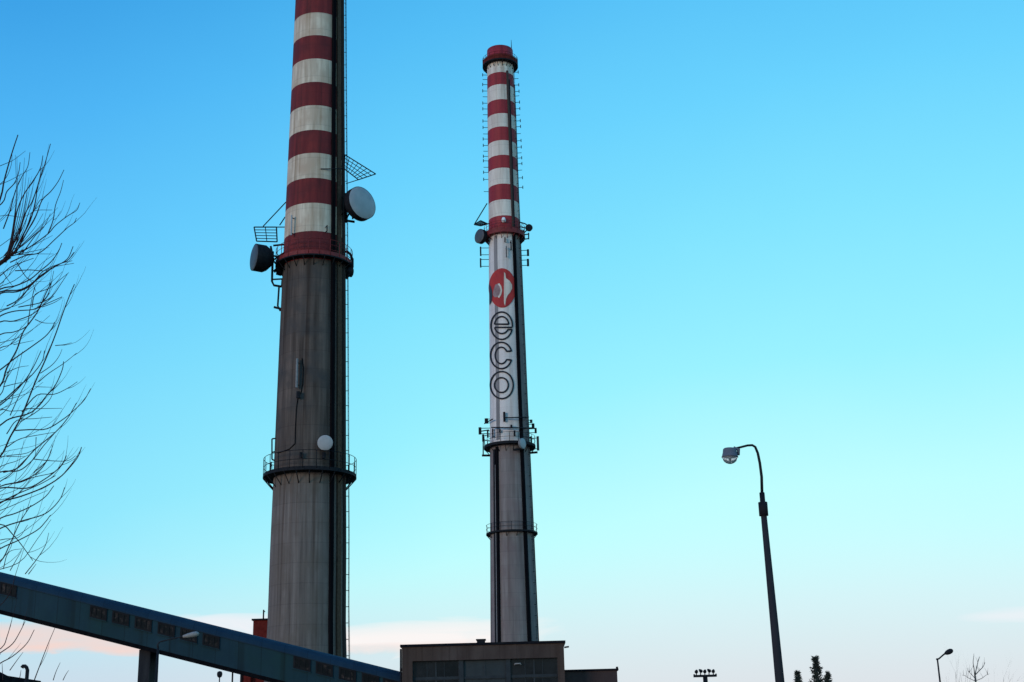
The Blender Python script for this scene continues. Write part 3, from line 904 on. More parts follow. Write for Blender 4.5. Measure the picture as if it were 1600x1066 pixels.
for px, py in ((13, 921.5), (154, 958), (188.8, 966.6), (224, 975.3), (260, 984), (295, 992.8), (330, 1001.5), (472, 1037.5), (507, 1046), (543, 1054.5), (579, 1063.5), (612, 1072)):
    c = W(px, py, YG)
    hw, hh = 0.60, 0.36
    mb = MB()
    X = Vector((1, 0, sl)); Zv = Vector((0, 0, 1))
    t = 0.06
    mb.box(c + Zv * hh + Vector((0, -0.04, 0)), X * hw, (0, 0.035, 0), Zv * t)
    mb.box(c - Zv * hh + Vector((0, -0.04, 0)), X * hw, (0, 0.035, 0), Zv * t)
    for s in (-1, 1): mb.box(c + X * s * (hw - t) + Vector((0, -0.04, 0)), Vector((t, 0, t * sl)), (0, 0.035, 0), Zv * (hh - t))
    for s in (-0.33, 0.33): mb.box(c + X * s * hw + Vector((0, -0.035, 0)), Vector((0.03, 0, 0.03 * sl)), (0, 0.03, 0), Zv * (hh - t))
    w_ = mb.build('window', M['gal_frame'], GA)
    mb2 = MB(); mb2.box(c - Zv * (hh + t + 0.03) + Vector((0, -0.06, 0)), X * (hw + 0.04), (0, 0.06, 0), Zv * 0.025); mb2.build('sill', M['gal_wall'], w_)
    mb = MB()
    mb.box(c + Vector((0, -0.012, 0)), X * (hw - t), (0, 0.008, 0), Zv * (hh - t))
    mb.build('pane', M['glass'], w_)
# supports
p = W(231, 1030, YG + 1.4)
mb = MB(); zt_ = gal_z(p.x) - 0.22
mb.bx(p.x - 0.40, p.x + 0.40, YG + 0.5, YG + 2.3, 0, zt_ + 0.12)
mb.build('support_pillar', M['pole'], GA)
p = W(363.5, 1050, YG + 2.0)
mb = MB(); mb.tube([(p.x, p.y, 0), (p.x, p.y, gal_z(p.x) - 0.1)], 0.06, 8)
mb.build('drain_pipe', M['steel_dark'], GA)

# ------------------------------------------------------------------ flat roofed building at the gallery's foot
YB = 94.0
def bp(px, py): return W(px, py, YB)
xl, xr = bp(628, 1040).x, bp(882, 1040).x
zt = bp(755, 1008).z
BD = thing('flat_roofed_building', 'brown grey flat roofed building with dark window grid in front of the slimmer chimney', 'building', ((xl + xr) / 2, YB + 6, 0))
ol, orr = bp(644.5, 1045).x, bp(871.5, 1045).x
zo = bp(755, 1030.5).z
DB = 12.0
mb = MB()
mb.bx(xl, ol, YB, YB + DB, 0, zt); mb.bx(orr, xr, YB, YB + DB, 0, zt)
mb.bx(ol, orr, YB, YB + DB, zo, zt); mb.bx(ol, orr, YB, YB + DB, 0, 1.2)
mb.bx(ol, orr, YB + DB - 0.3, YB + DB, 1.2, zo)
mb.build('wall', M['facade'], BD)
mb = MB()
mb.bx(xl - 0.12, xr + 0.12, YB - 0.12, YB + DB + 0.12, zt, zt + 0.16)
rf = mb.build('roof', M['roofing'], BD)
p = bp(751, 1004)
mb = MB(); mb.bx(p.x - 0.28, p.x + 0.28, YB + 0.6, YB + 1.4, zt + 0.16, zt + 0.40); mb.bx(p.x - 0.34, p.x + 0.34, YB + 0.54, YB + 1.46, zt + 0.40, zt + 0.46)
mb.build('roof_vent', M['steel_dark'], rf)
mb = MB()
mb.tube([(xl - 0.10, YB + 0.3, 0), (xl - 0.10, YB + 0.3, zt - 0.1)], 0.07, 8)
mb.tube([(xl - 0.16, YB + 0.2, zt - 1.5), (xl + 0.02, YB + 0.2, zt - 1.5)], 0.10, 8)
mb.build('downpipe', M['steel_dark'], BD)
mb = MB(); mb.box((xr + 0.2, YB + 0.3, zt - 0.26), (0.16, 0, 0.02), (0, 0.1, 0), (0, 0, 0.05))
mb.build('gutter_spout', M['steel_dark'], BD)
# bays and windows
cols = [(644.5, 717), (724, 790.5), (797.5, 871.5)]
for pxa, pxb in ((717, 724), (790.5, 797.5)):
    xa, xb = bp(pxa, 1045).x, bp(pxb, 1045).x
    mb = MB(); mb.bx(xa, xb, YB + 0.12, YB + 0.6, 1.2, zo)
    mb.build('column', M['mullion'], BD)
RH = bp(755, 1031).z - bp(755, 1059).z
ztr = bp(755, 1058.5).z
rows = []
z = zo
rows.append((ztr + 0.07, zo))
z = ztr - 0.07
while z - RH > 1.3:
    rows.append((z - RH + 0.14, z)); z -= RH
rows.append((1.2, z))
for bi, (pa, pb) in enumerate(cols):
    xa, xb = bp(pa, 1045).x, bp(pb, 1045).x
    for zi, (za, zb) in enumerate(rows):
        halves = 2
        for k in range(halves):
            u0, u1 = xa + (xb - xa) * k / halves, xa + (xb - xa) * (k + 1) / halves
            mb = MB(); yf = YB + 0.25; t = 0.055
            mb.bx(u0, u0 + t, yf, yf + 0.09, za, zb); mb.bx(u1 - t, u1, yf, yf + 0.09, za, zb)
            mb.bx(u0 + t, u1 - t, yf, yf + 0.09, za, za + t); mb.bx(u0 + t, u1 - t, yf, yf + 0.09, zb - t, zb)
            if bi != 1:
                um = u0 + (u1 - u0) * (0.36 if (k + bi) % 2 else 0.62)
                mb.bx(um - 0.022, um + 0.022, yf + 0.01, yf + 0.08, za + t, zb - t)
            w_ = mb.build('window', M['mullion'], BD)
            mb = MB(); mb.bx(u0 + t, u1 - t, yf + 0.04, yf + 0.055, za + t, zb - t)
            mb.build('pane', M['spandrel'] if bi == 1 else M['glass_dark'], w_)
        if zi > 0:
            mb = MB(); mb.bx(xa, xb, YB + 0.2, YB + 0.5, zb, zb + 0.14)
            mb.build('transom', M['mullion'], BD)
# pale wall lamp on the right-hand bay
p = bp(809, 1038)
mb = MB(); mb.tube([(p.x - 0.22, YB + 0.12, p.z - 0.04), (p.x - 0.18, YB + 0.08, p.z + 0.04), (p.x + 0.18, YB + 0.08, p.z + 0.05), (p.x + 0.22, YB + 0.12, p.z - 0.04)], 0.05, 6)
mb.build('wall_lamp', M['lamp_pale'], BD)

# lower annex on the right
AX = thing('annex_building', 'low dark brown flat roofed annex at the right of the building with the window grid', 'building', (bp(925, 1060).x, YB + 7, 0))
xa, xb = xr + 0.02, W(964.5, 1055, YB + 2).x
za = W(925, 1048.5, YB + 2).z
mb = MB(); mb.bx(xa, xb, YB + 2, YB + 12, 0, za); mb.build('wall', M['annex'], AX)
mb = MB(); mb.bx(xa, xb + 0.1, YB + 1.9, YB + 12.1, za, za + 0.12); mb.bx(xb - 0.06, xb + 0.08, YB + 1.92, YB + 2.2, za + 0.12, za + 0.24)
mb.build('roof', M['roofing'], AX)
for k in range(2):
    xx = xa + (xb - xa) * (0.15 + 0.45 * k)
    mb = MB(); mb.bx(xx, xx + 1.2, YB + 1.95, YB + 1.999, za - 2.9, za - 1.6); w_ = mb.build('window', M['gal_frame'], AX)
    mb = MB(); mb.bx(xx + 0.08, xx + 1.12, YB + 1.935, YB + 1.949, za - 2.82, za - 1.68); mb.build('pane', M['glass'], w_)

# ------------------------------------------------------------------ red brick tower behind the gallery
YR = 181.0
x0, x1 = W(395.5, 980, YR).x, W(436, 980, YR).x
ztr_ = W(405, 969.5, YR).z
TW = thing('brick_tower', 'red brick tower with thin flue pipe, half hidden between gallery and thick chimney', 'building', ((x0 + x1) / 2, YR + 3, 0))
mb = MB(); mb.bx(x0, x1, YR, YR + 6, 0, ztr_); mb.build('wall', M['brick'], TW)
mb = MB(); mb.bx(x0 - 0.2, x1 + 0.2, YR - 0.2, YR + 6.2, ztr_, ztr_ + 0.22)
mb.build('roof', M['roofing'], TW)
p = W(411.5, 968, YR + 0.8)
mb = MB(); mb.tube([(p.x, p.y, ztr_ + 0.2), (p.x, p.y, W(411, 953, YR + 0.8).z)], 0.10, 8); mb.tube([(p.x, p.y, W(411, 954, YR).z), (p.x + 0.2, p.y, W(411, 955, YR).z)], 0.08, 6)
mb.build('flue_pipe', M['steel_dark'], TW)
xw = W(380, 1060, YR).x; zw = W(395, 1050, YR).z
mb = MB(); mb.bx(xw, x0 - 0.01, YR - 0.6, YR + 6, 0, zw); mb.build('side_wing', M['brick'], TW)
mb = MB(); mb.bx(xw - 0.25, xw - 0.01, YR - 0.8, YR + 1, 0, zw + 0.1); mb.build('buttress', M['steel_dark'], TW)  # dark upright strip along the wing's left side


# ------------------------------------------------------------------ street lamps
def big_lamp():
    Y = 28.0
    base, _ = foot(1216.5, 1066, Y)
    # the pole is truly vertical: its foot comes from the middle of its visible length
    pm = W(1203.5, 930, Y); base = Vector((pm.x, Y, 0))
    root = thing('street_lamp', 'tall concrete street lamp with bent arm and glass bowl, right of the chimneys', 'street lamp', base)
    zc_ = W(1193, 805, Y).z
    k = depth(pm) / F
    def H(py): return W(1195, py, Y).z
    mb = MB(); mb.tube([(base.x + 6 * k, Y, 0), (base.x + 4 * k, Y, H(1066)), (base.x, Y, H(804))], [8.6 * k, 7.1 * k, 4.7 * k], 20)
    mb.build('pole', M['pole'], root)
    mb = MB(); mb.bx(base.x + 6 * k - 0.07, base.x + 6 * k + 0.07, Y - 8.9 * k, Y - 8.2 * k, 0.6, 1.2); mb.build('service_door', M['steel_dark'], root)
    mb = MB(); mb.lathe([(4.9 * k, H(806)), (7.3 * k, H(806)), (7.3 * k, H(785)), (4.2 * k, H(784)), (4.2 * k, H(770)), (2.4 * k, H(769))], (base.x, Y, 0), n=20)
    mb.build('collar', M['steel_dark'], root)
    arm = [(base.x, Y, H(772))] + [W(px, py, Y) for px, py in ((1190, 745), (1187.3, 724), (1184, 708), (1180, 698.5), (1175.5, 695.8), (1168, 696.2), (1155, 699.5), (1148, 701))]
    mb = MB(); mb.tube(arm, [2.4 * k, 2.3 * k, 2.2 * k, 2.1 * k, 2.0 * k, 1.9 * k, 1.8 * k, 1.8 * k, 1.8 * k], 10)
    mb.build('arm', M['steel_dark'], root)
    c = W(1140.5, 714.5, Y)
    tilt = Vector((0.035, 0, 1)).normalized()
    mb = MB(); mb.lathe([(0.001, 14.5 * k), (9.2 * k, 14.3 * k), (10.6 * k, 13 * k), (11.2 * k, 8 * k), (12.6 * k, 2 * k), (13.2 * k, 1.2 * k), (13.2 * k, -0.6 * k), (12 * k, -0.8 * k)], c, tilt, 32)
    mb.tube([W(1146, 700, Y), W(1154, 703, Y), W(1153, 711, Y)], 3.0 * k, 8)
    mb.build('lamp_housing', M['lamp_body'], root)
    mb = MB(); mb.lathe([(12.2 * k, -0.7 * k), (11.6 * k, -3.5 * k), (9.8 * k, -6.8 * k), (6.5 * k, -9.4 * k), (3.0 * k, -10.7 * k), (0.01, -11 * k)], c, tilt, 32)
    mb.build('glass_bowl', M['bowl'], root)
    mb = MB(); mb.lathe([(2.6 * k, -0.8 * k), (2.6 * k, -4 * k), (1.4 * k, -6.6 * k), (0.01, -7 * k)], c, tilt, 12)
    mb.build('bulb', M['lamp_body'], root)


big_lamp()

# lamp in front of the gallery
Y = 55.0
pm = W(245.5, 1040, Y)
root = thing('street_lamp', 'slender street lamp with pale head on a rising arm, standing before the blue gallery', 'street lamp', (pm.x, Y, 0))
k = depth(pm) / F
mb = MB(); mb.tube([(pm.x, Y, 0), (pm.x, Y, W(246, 1012, Y).z)], [3.2 * k, 1.9 * k], 10); mb.build('pole', M['steel_dark'], root)
mb = MB(); mb.tube([(pm.x, Y, W(246, 1013, Y).z), W(246.3, 1007, Y), W(250, 1003, Y), W(262, 1000, Y), W(280, 995.8, Y), W(288, 994.2, Y)], [1.9 * k, 1.3 * k, 1.1 * k, 1.0 * k, 1.0 * k, 1.2 * k], 8); mb.build('arm', M['pole'], root)
a, b = W(285, 995, Y), W(311, 990, Y)
d = (b - a)
mb = MB(); mb.lathe([(0.01, 0), (2.0 * k, 1 * k), (3.4 * k, 8 * k), (4.3 * k, 16 * k), (4.2 * k, 22 * k), (2.8 * k, 25 * k), (0.01, 26.5 * k)], a, d, 16); mb.build('lamp_head', M['lamp_pale'], root)

# far lamp at the right edge
Y = 75.0
pm = W(1467, 1050, Y)
root = thing('street_lamp', 'small distant street lamp with oval head tilted up, near the right edge', 'street lamp', (pm.x, Y, 0))
k = depth(pm) / F
mb = MB(); mb.tube([(pm.x, Y, 0), (pm.x, Y, W(1465, 1030, Y).z)], [2.0 * k, 1.2 * k], 10); mb.build('pole', M['steel_dark'], root)
mb = MB(); mb.tube([W(1463, 1030.5, Y), W(1467, 1029.5, Y), W(1472, 1025, Y), W(1477, 1021, Y)], [1.5 * k, 1.2 * k, 1.2 * k, 1.3 * k], 8); mb.build('arm', M['steel_dark'], root)
a, b = W(1475.5, 1022, Y), W(1489.5, 1015.5, Y)
mb = MB(); mb.lathe([(0.01, 0), (1.6 * k, 0.8 * k), (3.3 * k, 4 * k), (4.1 * k, 8 * k), (3.8 * k, 12 * k), (2.3 * k, 14.5 * k), (0.01, 15.5 * k)], a, b - a, 16); mb.build('lamp_head', M['steel_dark'], root)

# little globe lamp under the gallery
Y = 70.0
pm = W(343, 1060, Y)
root = thing('street_lamp', 'little dark round headed post lamp peeping up below the blue gallery', 'street lamp', (pm.x, Y, 0))
k = depth(pm) / F
zz = W(343, 1054, Y).z
mb = MB(); mb.tube([(pm.x, Y, 0), (pm.x, Y, zz - 4 * k)], [1.4 * k, 0.9 * k], 8); mb.build('pole', M['steel_dark'], root)
mb = MB(); mb.lathe([(1.2 * k, -5 * k), (3.4 * k, -3.4 * k), (4.3 * k, -0.5 * k), (4.2 * k, 2 * k), (3.3 * k, 4.2 * k), (1.2 * k, 5 * k), (0.01, 5.2 * k)], (pm.x, Y, zz), (0, 0, 1), 16, cap0=True); mb.build('lamp_head', M['steel_dark'], root)

# floodlight mast far off
Y = 300.0
pm = W(1102, 1060, Y)
root = thing('floodlight_mast', 'distant mast carrying a row of floodlights on a crossbar, left of the tall street lamp', 'floodlight mast', (pm.x, Y, 0))
k = depth(pm) / F
zz = W(1102.5, 1057, Y).z
mb = MB(); mb.tube([(pm.x, Y, 0), (pm.x, Y, zz)], [5 * k, 3.6 * k], 10); mb.build('pole', M['steel_dark'], root)
mb = MB(); mb.box((pm.x, Y, zz + 0.1), (17.5 * k, 0, 0), (0, 0.7, 0), (0, 0, 1.6 * k))
for s in (-17, 17): mb.box((pm.x + s * k, Y, zz + 1.4 * k), (0.8 * k, 0, 0), (0, 0.6, 0), (0, 0, 2.2 * k))
mb.build('crossbar', M['steel_dark'], root)
for i in range(5):
    xx = pm.x + (-13.5 + i * 6.6) * k
    mb = MB()
    mb.lathe([(0.01, -0.8), (1.5 * k, -0.7), (2.7 * k, 0.1), (2.8 * k, 0.3), (0.01, 0.35)], (xx, Y - 0.4, zz + (7.6 + (i % 2) * 0.8) * k), (0.25 * (i % 2 * 2 - 1), -1, -0.4), 12)
    mb.tube([(xx, Y, zz), (xx, Y - 0.2, zz + 7 * k)], 0.9 * k, 5)
    mb.build('floodlight', M['steel_dark'], root)

# ------------------------------------------------------------------ shed roof and vent pipe in the lower left corner
Y = 60.0          # its rear gable edge is what shows
ridge = W(-70, 1015, Y + 8.6); eave = W(32, 1066, Y + 8.6)
HS = thing('shed', 'dark pitched roof of a low shed in the lower left corner', 'shed', (ridge.x, Y + 4, 0))
L_ = eave.x - ridge.x
mb = MB(); xx0, xx1 = ridge.x - L_ + 0.25, eave.x - 0.25
zs_ = eave.z + 0.02
b = len(mb.v)
mb.v += [(xx0, Y + 0.2, 0), (xx1, Y + 0.2, 0), (xx1, Y + 0.2, zs_ - 0.1), (ridge.x, Y + 0.2, ridge.z - 0.2), (xx0, Y + 0.2, zs_ - 0.1)]
mb.v += [(x_, y_ + 8, z_) for x_, y_, z_ in mb.v[:5]]
mb.face((0, 1, 2, 3, 4)); mb.face((9, 8, 7, 6, 5)); mb.face((1, 6, 7, 2)); mb.face((0, 4, 9, 5)); mb.face((0, 5, 6, 1))
mb.build('wall', M['annex'], HS)
mb = MB()
for s in (1, -1):
    d = Vector((L_ * s, 0, eave.z - ridge.z)); nrm = Vector((-(eave.z - ridge.z) * s, 0, L_)).normalized()
    mb.box(Vector((ridge.x, Y + 4.2, ridge.z)) + d / 2 + nrm * -0.06 + Vector((0.001 * s, 0, 0)), d / 2, (0, 4.4, 0), nrm * 0.06)
mb.build('roof', M['roofing'], HS)
mb = MB(); mb.bx(xx1 - 0.02, W(64, 1066, Y + 8).x, Y + 1, Y + 8, 0, W(50, 1064.5, Y + 8).z); mb.build('lean_to', M['roofing'], HS)
Y = 58.0
pm = W(42.3, 1055, Y); k = depth(pm) / F
VP = thing('vent_pipe', 'dark swan neck vent pipe rising beside the shed roof in the lower left corner', 'pipe', (pm.x, Y, 0))
mb = MB(); mb.tube([(pm.x, Y, 0), (pm.x, Y, W(42, 1047, Y).z), W(41.4, 1043, Y), W(39, 1041, Y), W(36, 1041, Y), W(34.2, 1043.5, Y)], 2.9 * k, 12); mb.build('pipe', M['steel_dark'], VP)
mb = MB(); z_ = W(42, 1064, Y).z; mb.tube([(pm.x, Y, z_ - 0.1), (pm.x, Y, z_ + 0.02)], 3.4 * k, 12); mb.build('flange', M['steel_dark'], VP)


# ------------------------------------------------------------------ trees
def smooth(pts, n=5):
    """Catmull-Rom through the points"""
    P_ = [Vector(p) for p in pts]
    P_ = [P_[0] * 2 - P_[1]] + P_ + [P_[-1] * 2 - P_[-2]]
    out = []
    for i in range(1, len(P_) - 2):
        a, b, c, d = P_[i - 1:i + 3]
        for j in range(n):
            t = j / n
            out.append(0.5 * ((2 * b) + (c - a) * t + (2 * a - 5 * b + 4 * c - d) * t * t + (3 * b - a - 3 * c + d) * t ** 3))
    out.append(P_[-2])
    return out


def bare_branch(mb, rng, p, d, L, r, lvl, up=0.35, n=5, spread=0.7):
    pts = [p.copy()]; rs = [r]
    steps = 6
    for i in range(steps):
        d = (d + Vector((rng.gauss(0, .06), rng.gauss(0, .06), rng.gauss(0, .05) + up * 0.18))).normalized()
        p = p + d * (L / steps)
        pts.append(p.copy()); rs.append(r * (1 - 0.75 * (i + 1) / steps))
    mb.tube(pts, rs, n)
    if lvl <= 0: return
    for _ in range(rng.randint(3, 5)):
        i = rng.randint(1, steps)
        t = (pts[i] - pts[i - 1]).normalized()
        s = Vector((rng.gauss(0, 1), rng.gauss(0, 1), rng.gauss(0, 1)))
        s = (s - t * s.dot(t)).normalized()
        bare_branch(mb, rng, pts[i], (t + s * spread).normalized(), L * rng.uniform(0.4, 0.7), rs[i] * 0.6, lvl - 1, up, 4, spread)


# --- the big bare tree whose branches reach in from the left
YT = 26.0
tb = W(-190, 1066, YT)
TR = thing('bare_tree', 'large leafless tree reaching thin upswept twigs into the photo from the left edge', 'tree', (tb.x, YT, 0))
kT = depth(W(0, 500, YT)) / F
rng = random.Random(5)
trunk_top = W(-200, -60, YT)
tp = [Vector((tb.x, YT, 0)), W(-192, 1000, YT), W(-186, 760, YT + 0.2), W(-192, 520, YT), W(-188, 300, YT - 0.2), W(-195, 100, YT), trunk_top]
tp[1].x = tb.x + 0.02
mb = MB(); mb.tube(smooth(tp, 4), [0.26 - 0.235 * i / 24 for i in range(25)], 12); mb.build('trunk', M['bark'], TR)
def zz5(l): return [(x / 3.806, 200 + y / 3.806) for x, y in l]
def zz6(l): return [(x / 3.806, 460 + y / 3.806) for x, y in l]
def zz7(l): return [(x / 3.806, 700 + y / 3.806) for x, y in l]
def z8(l): return [(x / 4.571, 866 + y / 4.571) for x, y in l]
BR = []   # (pixel polyline, start radius px)
lim = [  # limbs from the trunk, mostly outside the frame
    ([(-188, 560), (-120, 490), (-60, 450), (-10, 418), (16, 401)], 7.0),
    ([(-190, 420), (-110, 400), (-50, 360), (-10, 330), (2, 305), (6, 285), (12, 262), (20, 235), (28, 211)], 2.0),
    ([(-188, 640), (-110, 560), (-50, 500), (0, 460)], 3.0),
    ([(-187, 850), (-120, 790), (-50, 745), (0, 713)], 4.2),
    ([(-187, 760), (-110, 690), (-40, 640), (0, 603)], 3.4),
    ([(-187, 900), (-110, 810), (-40, 750), (0, 737)], 3.0),
    ([(-187, 960), (-120, 870), (-50, 800), (0, 757)], 3.0),
    ([(-188, 1010), (-110, 900), (-40, 840), (0, 812)], 2.6),
    ([(-188, 1040), (-100, 960), (-40, 890), (0, 855)], 2.6),
    ([(-189, 1080), (-110, 1000), (-50, 930), (0, 880)], 2.2),
    ([(-188, 680), (-100, 600), (-40, 560), (0, 545)], 2.6),
    ([(-189, 1120), (-100, 1080), (-50, 1050), (0, 1022)], 2.2),
    ([(-189, 1130), (-100, 1110), (-50, 1070), (0, 1037)], 2.2),
    ([(-189, 1160), (-80, 1150), (0, 1120), (40, 1095), (53, 1066)], 2.0),
]
BR += lim
tw = [zz5(l) for l in (
    [(10, 450), (40, 380), (85, 330), (110, 270), (120, 205)],
    [(20, 600), (60, 490), (90, 380), (130, 290), (165, 230), (178, 145)],
    [(45, 770), (75, 640), (100, 500), (140, 400), (200, 310), (240, 240), (255, 165)],
    [(60, 760), (110, 650), (150, 510), (190, 440), (225, 340), (240, 280), (245, 240)],
    [(80, 750), (130, 650), (180, 550), (210, 440), (225, 340), (265, 220), (300, 95)],
    [(90, 750), (160, 620), (215, 520), (250, 430), (300, 380), (345, 320), (380, 250)],
    [(100, 755), (190, 700), (285, 630), (330, 580), (400, 525), (455, 490), (475, 445)],
    [(285, 630), (315, 550), (330, 460), (360, 380), (378, 310)],
    [(60, 800), (150, 760), (240, 740), (330, 660), (400, 595), (440, 565), (455, 535)],
    [(110, 755), (200, 750), (320, 750)], [(130, 750), (210, 640), (260, 590), (300, 510)],
    [(120, 690), (170, 560), (200, 495), (310, 488)], [(130, 660), (180, 540), (230, 440), (260, 420)],
    [(0, 880), (60, 830), (130, 800), (200, 775)], [(20, 860), (45, 900), (75, 940)],
    [(100, 800), (150, 880), (190, 920), (215, 975)],
    [(90, 850), (180, 845), (260, 850), (330, 825), (440, 805)],
    [(0, 960), (90, 940), (180, 900), (240, 850), (300, 800), (345, 740), (368, 685)],
    [(0, 985), (100, 975), (180, 940), (240, 880), (320, 830), (400, 780), (435, 705)],
    [(0, 975), (130, 960), (250, 880), (330, 820), (400, 790), (440, 740)],
    [(40, 1060), (110, 1020), (200, 920), (260, 850), (350, 810), (430, 790)],
    [(230, 1066), (290, 980), (320, 850)], [(190, 1066), (210, 990), (300, 950), (360, 900), (410, 860)],
    [(110, 1066), (240, 1040), (310, 1000), (360, 930), (400, 870)], [(250, 1066), (320, 1040), (370, 1010)],
    [(0, 930), (30, 900), (60, 870)])]
tw += [zz6(l) for l in (
    [(0, 965), (60, 850), (130, 720), (215, 510), (270, 390), (330, 240), (375, 110), (415, 5), (443, -60)],
    [(0, 545), (40, 440), (100, 330), (140, 220), (220, 110), (270, 0), (310, -80)],
    [(0, 105), (60, 80), (120, 30), (160, -20)], [(0, 130), (90, 100), (200, 90), (280, 55), (370, 15)],
    [(0, 165), (80, 160), (190, 120), (260, 60), (320, 10)], [(0, 240), (80, 225), (160, 190), (210, 120)],
    [(0, 320), (60, 300), (130, 230)], [(0, 450), (90, 380), (190, 310), (270, 250), (310, 200), (325, 165)],
    [(40, 465), (110, 435), (170, 425)], [(165, 180), (180, 80), (195, 0), (205, -40)],
    [(210, 150), (260, 170), (330, 172)], [(330, 305), (380, 300), (425, 288)],
    [(0, 660), (80, 590), (150, 510), (200, 430), (245, 335)], [(10, 640), (120, 540), (190, 480), (250, 400), (265, 335)],
    [(240, 470), (310, 420), (350, 370), (370, 325)], [(230, 520), (290, 470), (380, 410), (455, 350)],
    [(0, 780), (60, 740), (190, 700), (280, 600), (330, 540), (370, 450), (378, 400)],
    [(120, 760), (230, 690), (300, 620), (325, 540)], [(130, 700), (220, 600), (320, 595), (400, 560), (460, 520)],
    [(60, 720), (120, 590), (180, 480)], [(40, 830), (100, 750), (200, 740), (310, 730)],
    [(90, 810), (180, 805), (280, 800), (380, 740), (440, 690), (500, 630), (540, 560)],
    [(20, 1060), (110, 1030), (200, 930), (330, 820), (400, 740), (430, 690), (455, 645)],
    [(0, 1058), (110, 1050), (190, 990), (260, 900), (330, 820)],
    [(40, 910), (120, 860), (240, 835), (330, 820)], [(40, 965), (150, 965)], [(215, 850), (210, 960)],
    [(150, 680), (240, 680), (370, 678)], [(20, 550), (100, 530), (170, 520)], [(0, 690), (60, 695), (160, 690)],
    [(200, 1060), (270, 1000), (305, 930), (310, 890)], [(200, 980), (300, 990), (400, 990), (450, 960)],
    [(380, 1066), (440, 990), (485, 915)], [(0, 600), (30, 520), (60, 440)], [(80, 300), (200, 275)], [(210, 550), (310, 553)])]
tw += [zz7(l) for l in (
    [(0, 200), (60, 160), (140, 80), (200, 20)], [(0, 230), (120, 200), (220, 150), (280, 75), (305, 10)],
    [(0, 240), (160, 240), (260, 190), (340, 130), (380, 80), (395, 45)],
    [(0, 325), (120, 290), (250, 240), (350, 180), (420, 110), (465, 50), (485, -5)],
    [(0, 330), (90, 280), (230, 220), (330, 165)], [(0, 420), (90, 390), (190, 345), (270, 290), (320, 225)],
    [(0, 480), (130, 435), (250, 400), (310, 360), (360, 300), (385, 235)],
    [(0, 600), (110, 550), (220, 490), (270, 440), (300, 400)], [(0, 680), (60, 570), (120, 440), (185, 340)],
    [(0, 455), (80, 520), (130, 580), (195, 670)], [(60, 730), (100, 660), (130, 610)],
    [(150, 750), (220, 660), (270, 580), (290, 505)], [(170, 750), (215, 690)], [(20, 720), (40, 640), (70, 610), (130, 600)],
    [(0, 230), (120, 205), (200, 175), (320, 150)])]
tw += [z8(l) for l in (
    [(10, 670), (50, 590), (85, 470)], [(10, 700), (90, 640), (140, 560), (180, 480)],
    [(0, 780), (90, 730), (190, 640), (245, 540)], [(245, 900), (290, 780), (340, 650), (395, 520)],
    [(70, 830), (120, 760), (165, 700)], [(380, 900), (400, 840), (430, 775)], [(450, 900), (470, 860), (490, 830)],
    [(140, 890), (150, 830)], [(20, 900), (15, 780)])]
bm = MB()
for pl, r_ in BR:
    yo = rng.uniform(-1.2, 1.2)
    k_ = len(pl)
    pts = smooth([W(x, y, YT + yo * (i / (k_ - 1))) for i, (x, y) in enumerate(pl)], 4)
    bm.tube(pts, [r_ * kT * (1 - 0.6 * i / (len(pts) - 1)) for i in range(len(pts))], 6)
for pl in tw:
    # twigs that start at the frame edge are carried back to a limb outside it
    if pl[0][0] < 4: pl = [(pl[0][0] - 80, pl[0][1] + 62), (pl[0][0] - 36, pl[0][1] + 24)] + pl
    yo = rng.uniform(-1.3, 1.3); y1 = yo + rng.uniform(-0.6, 0.6)
    k_ = len(pl)
    pts = smooth([W(x, y, YT + yo + (y1 - yo) * i / (k_ - 1)) for i, (x, y) in enumerate(pl)], 4)
    ln = sum((pts[i + 1] - pts[i]).length for i in range(len(pts) - 1)) / kT
    rr = min(1.6, 0.52 + ln / 260.0)
    bm.tube(pts, [kT * (rr * (1 - 0.55 * i / (len(pts) - 1))) for i in range(len(pts))], 5)
    # fine side twigs
    for _ in range(int(ln / 60)):
        i = rng.randint(2, len(pts) - 2)
        t = (pts[i] - pts[i - 1]).normalized()
        sd_ = Vector((rng.uniform(0.1, 0.9), rng.gauss(0, .6), rng.uniform(-0.3, 0.9)))
        bare_branch(bm, rng, pts[i], (t * 0.8 + sd_ * 0.7).normalized(), rng.uniform(0.3, 0.85), 0.5 * kT, 0, 0.9, 3)
# more fine upswept twigs, all springing from the limbs just outside the frame
ENV = [(200, 30), (260, 70), (320, 105), (400, 112), (460, 105), (560, 100), (620, 125), (720, 112), (800, 90), (860, 72), (900, 60)]
def env(y):
    for (a, b), (c, d) in zip(ENV, ENV[1:]):
        if a <= y <= c: return b + (d - b) * (y - a) / (c - a)
    return 40
for i in range(36):
    ye = rng.uniform(225, 860)
    xe = env(ye) * rng.uniform(0.25, 0.95)
    drop = rng.uniform(40, 150)
    pl = [(-70, ye + drop * 1.25), (-25, ye + drop * 1.0), (xe * 0.35, ye + drop * 0.72), (xe * 0.75, ye + drop * 0.35), (xe, ye)]
    if rng.random() < 0.35: pl = [(-60, ye + 45), (0, ye + 22), (xe * 0.6, ye + rng.uniform(5, 18)), (xe, ye)]
    yo = rng.uniform(-1.3, 1.3)
    pl = [(x + rng.uniform(-3, 3), y + rng.uniform(-5, 5)) for x, y in pl]
    pts = smooth([W(x, y, YT + yo) for x, y in pl], 4)
    rr = rng.uniform(0.45, 0.85)
    bm.tube(pts, [kT * rr * (1 - 0.6 * q_ / (len(pts) - 1)) for q_ in range(len(pts))], 4)
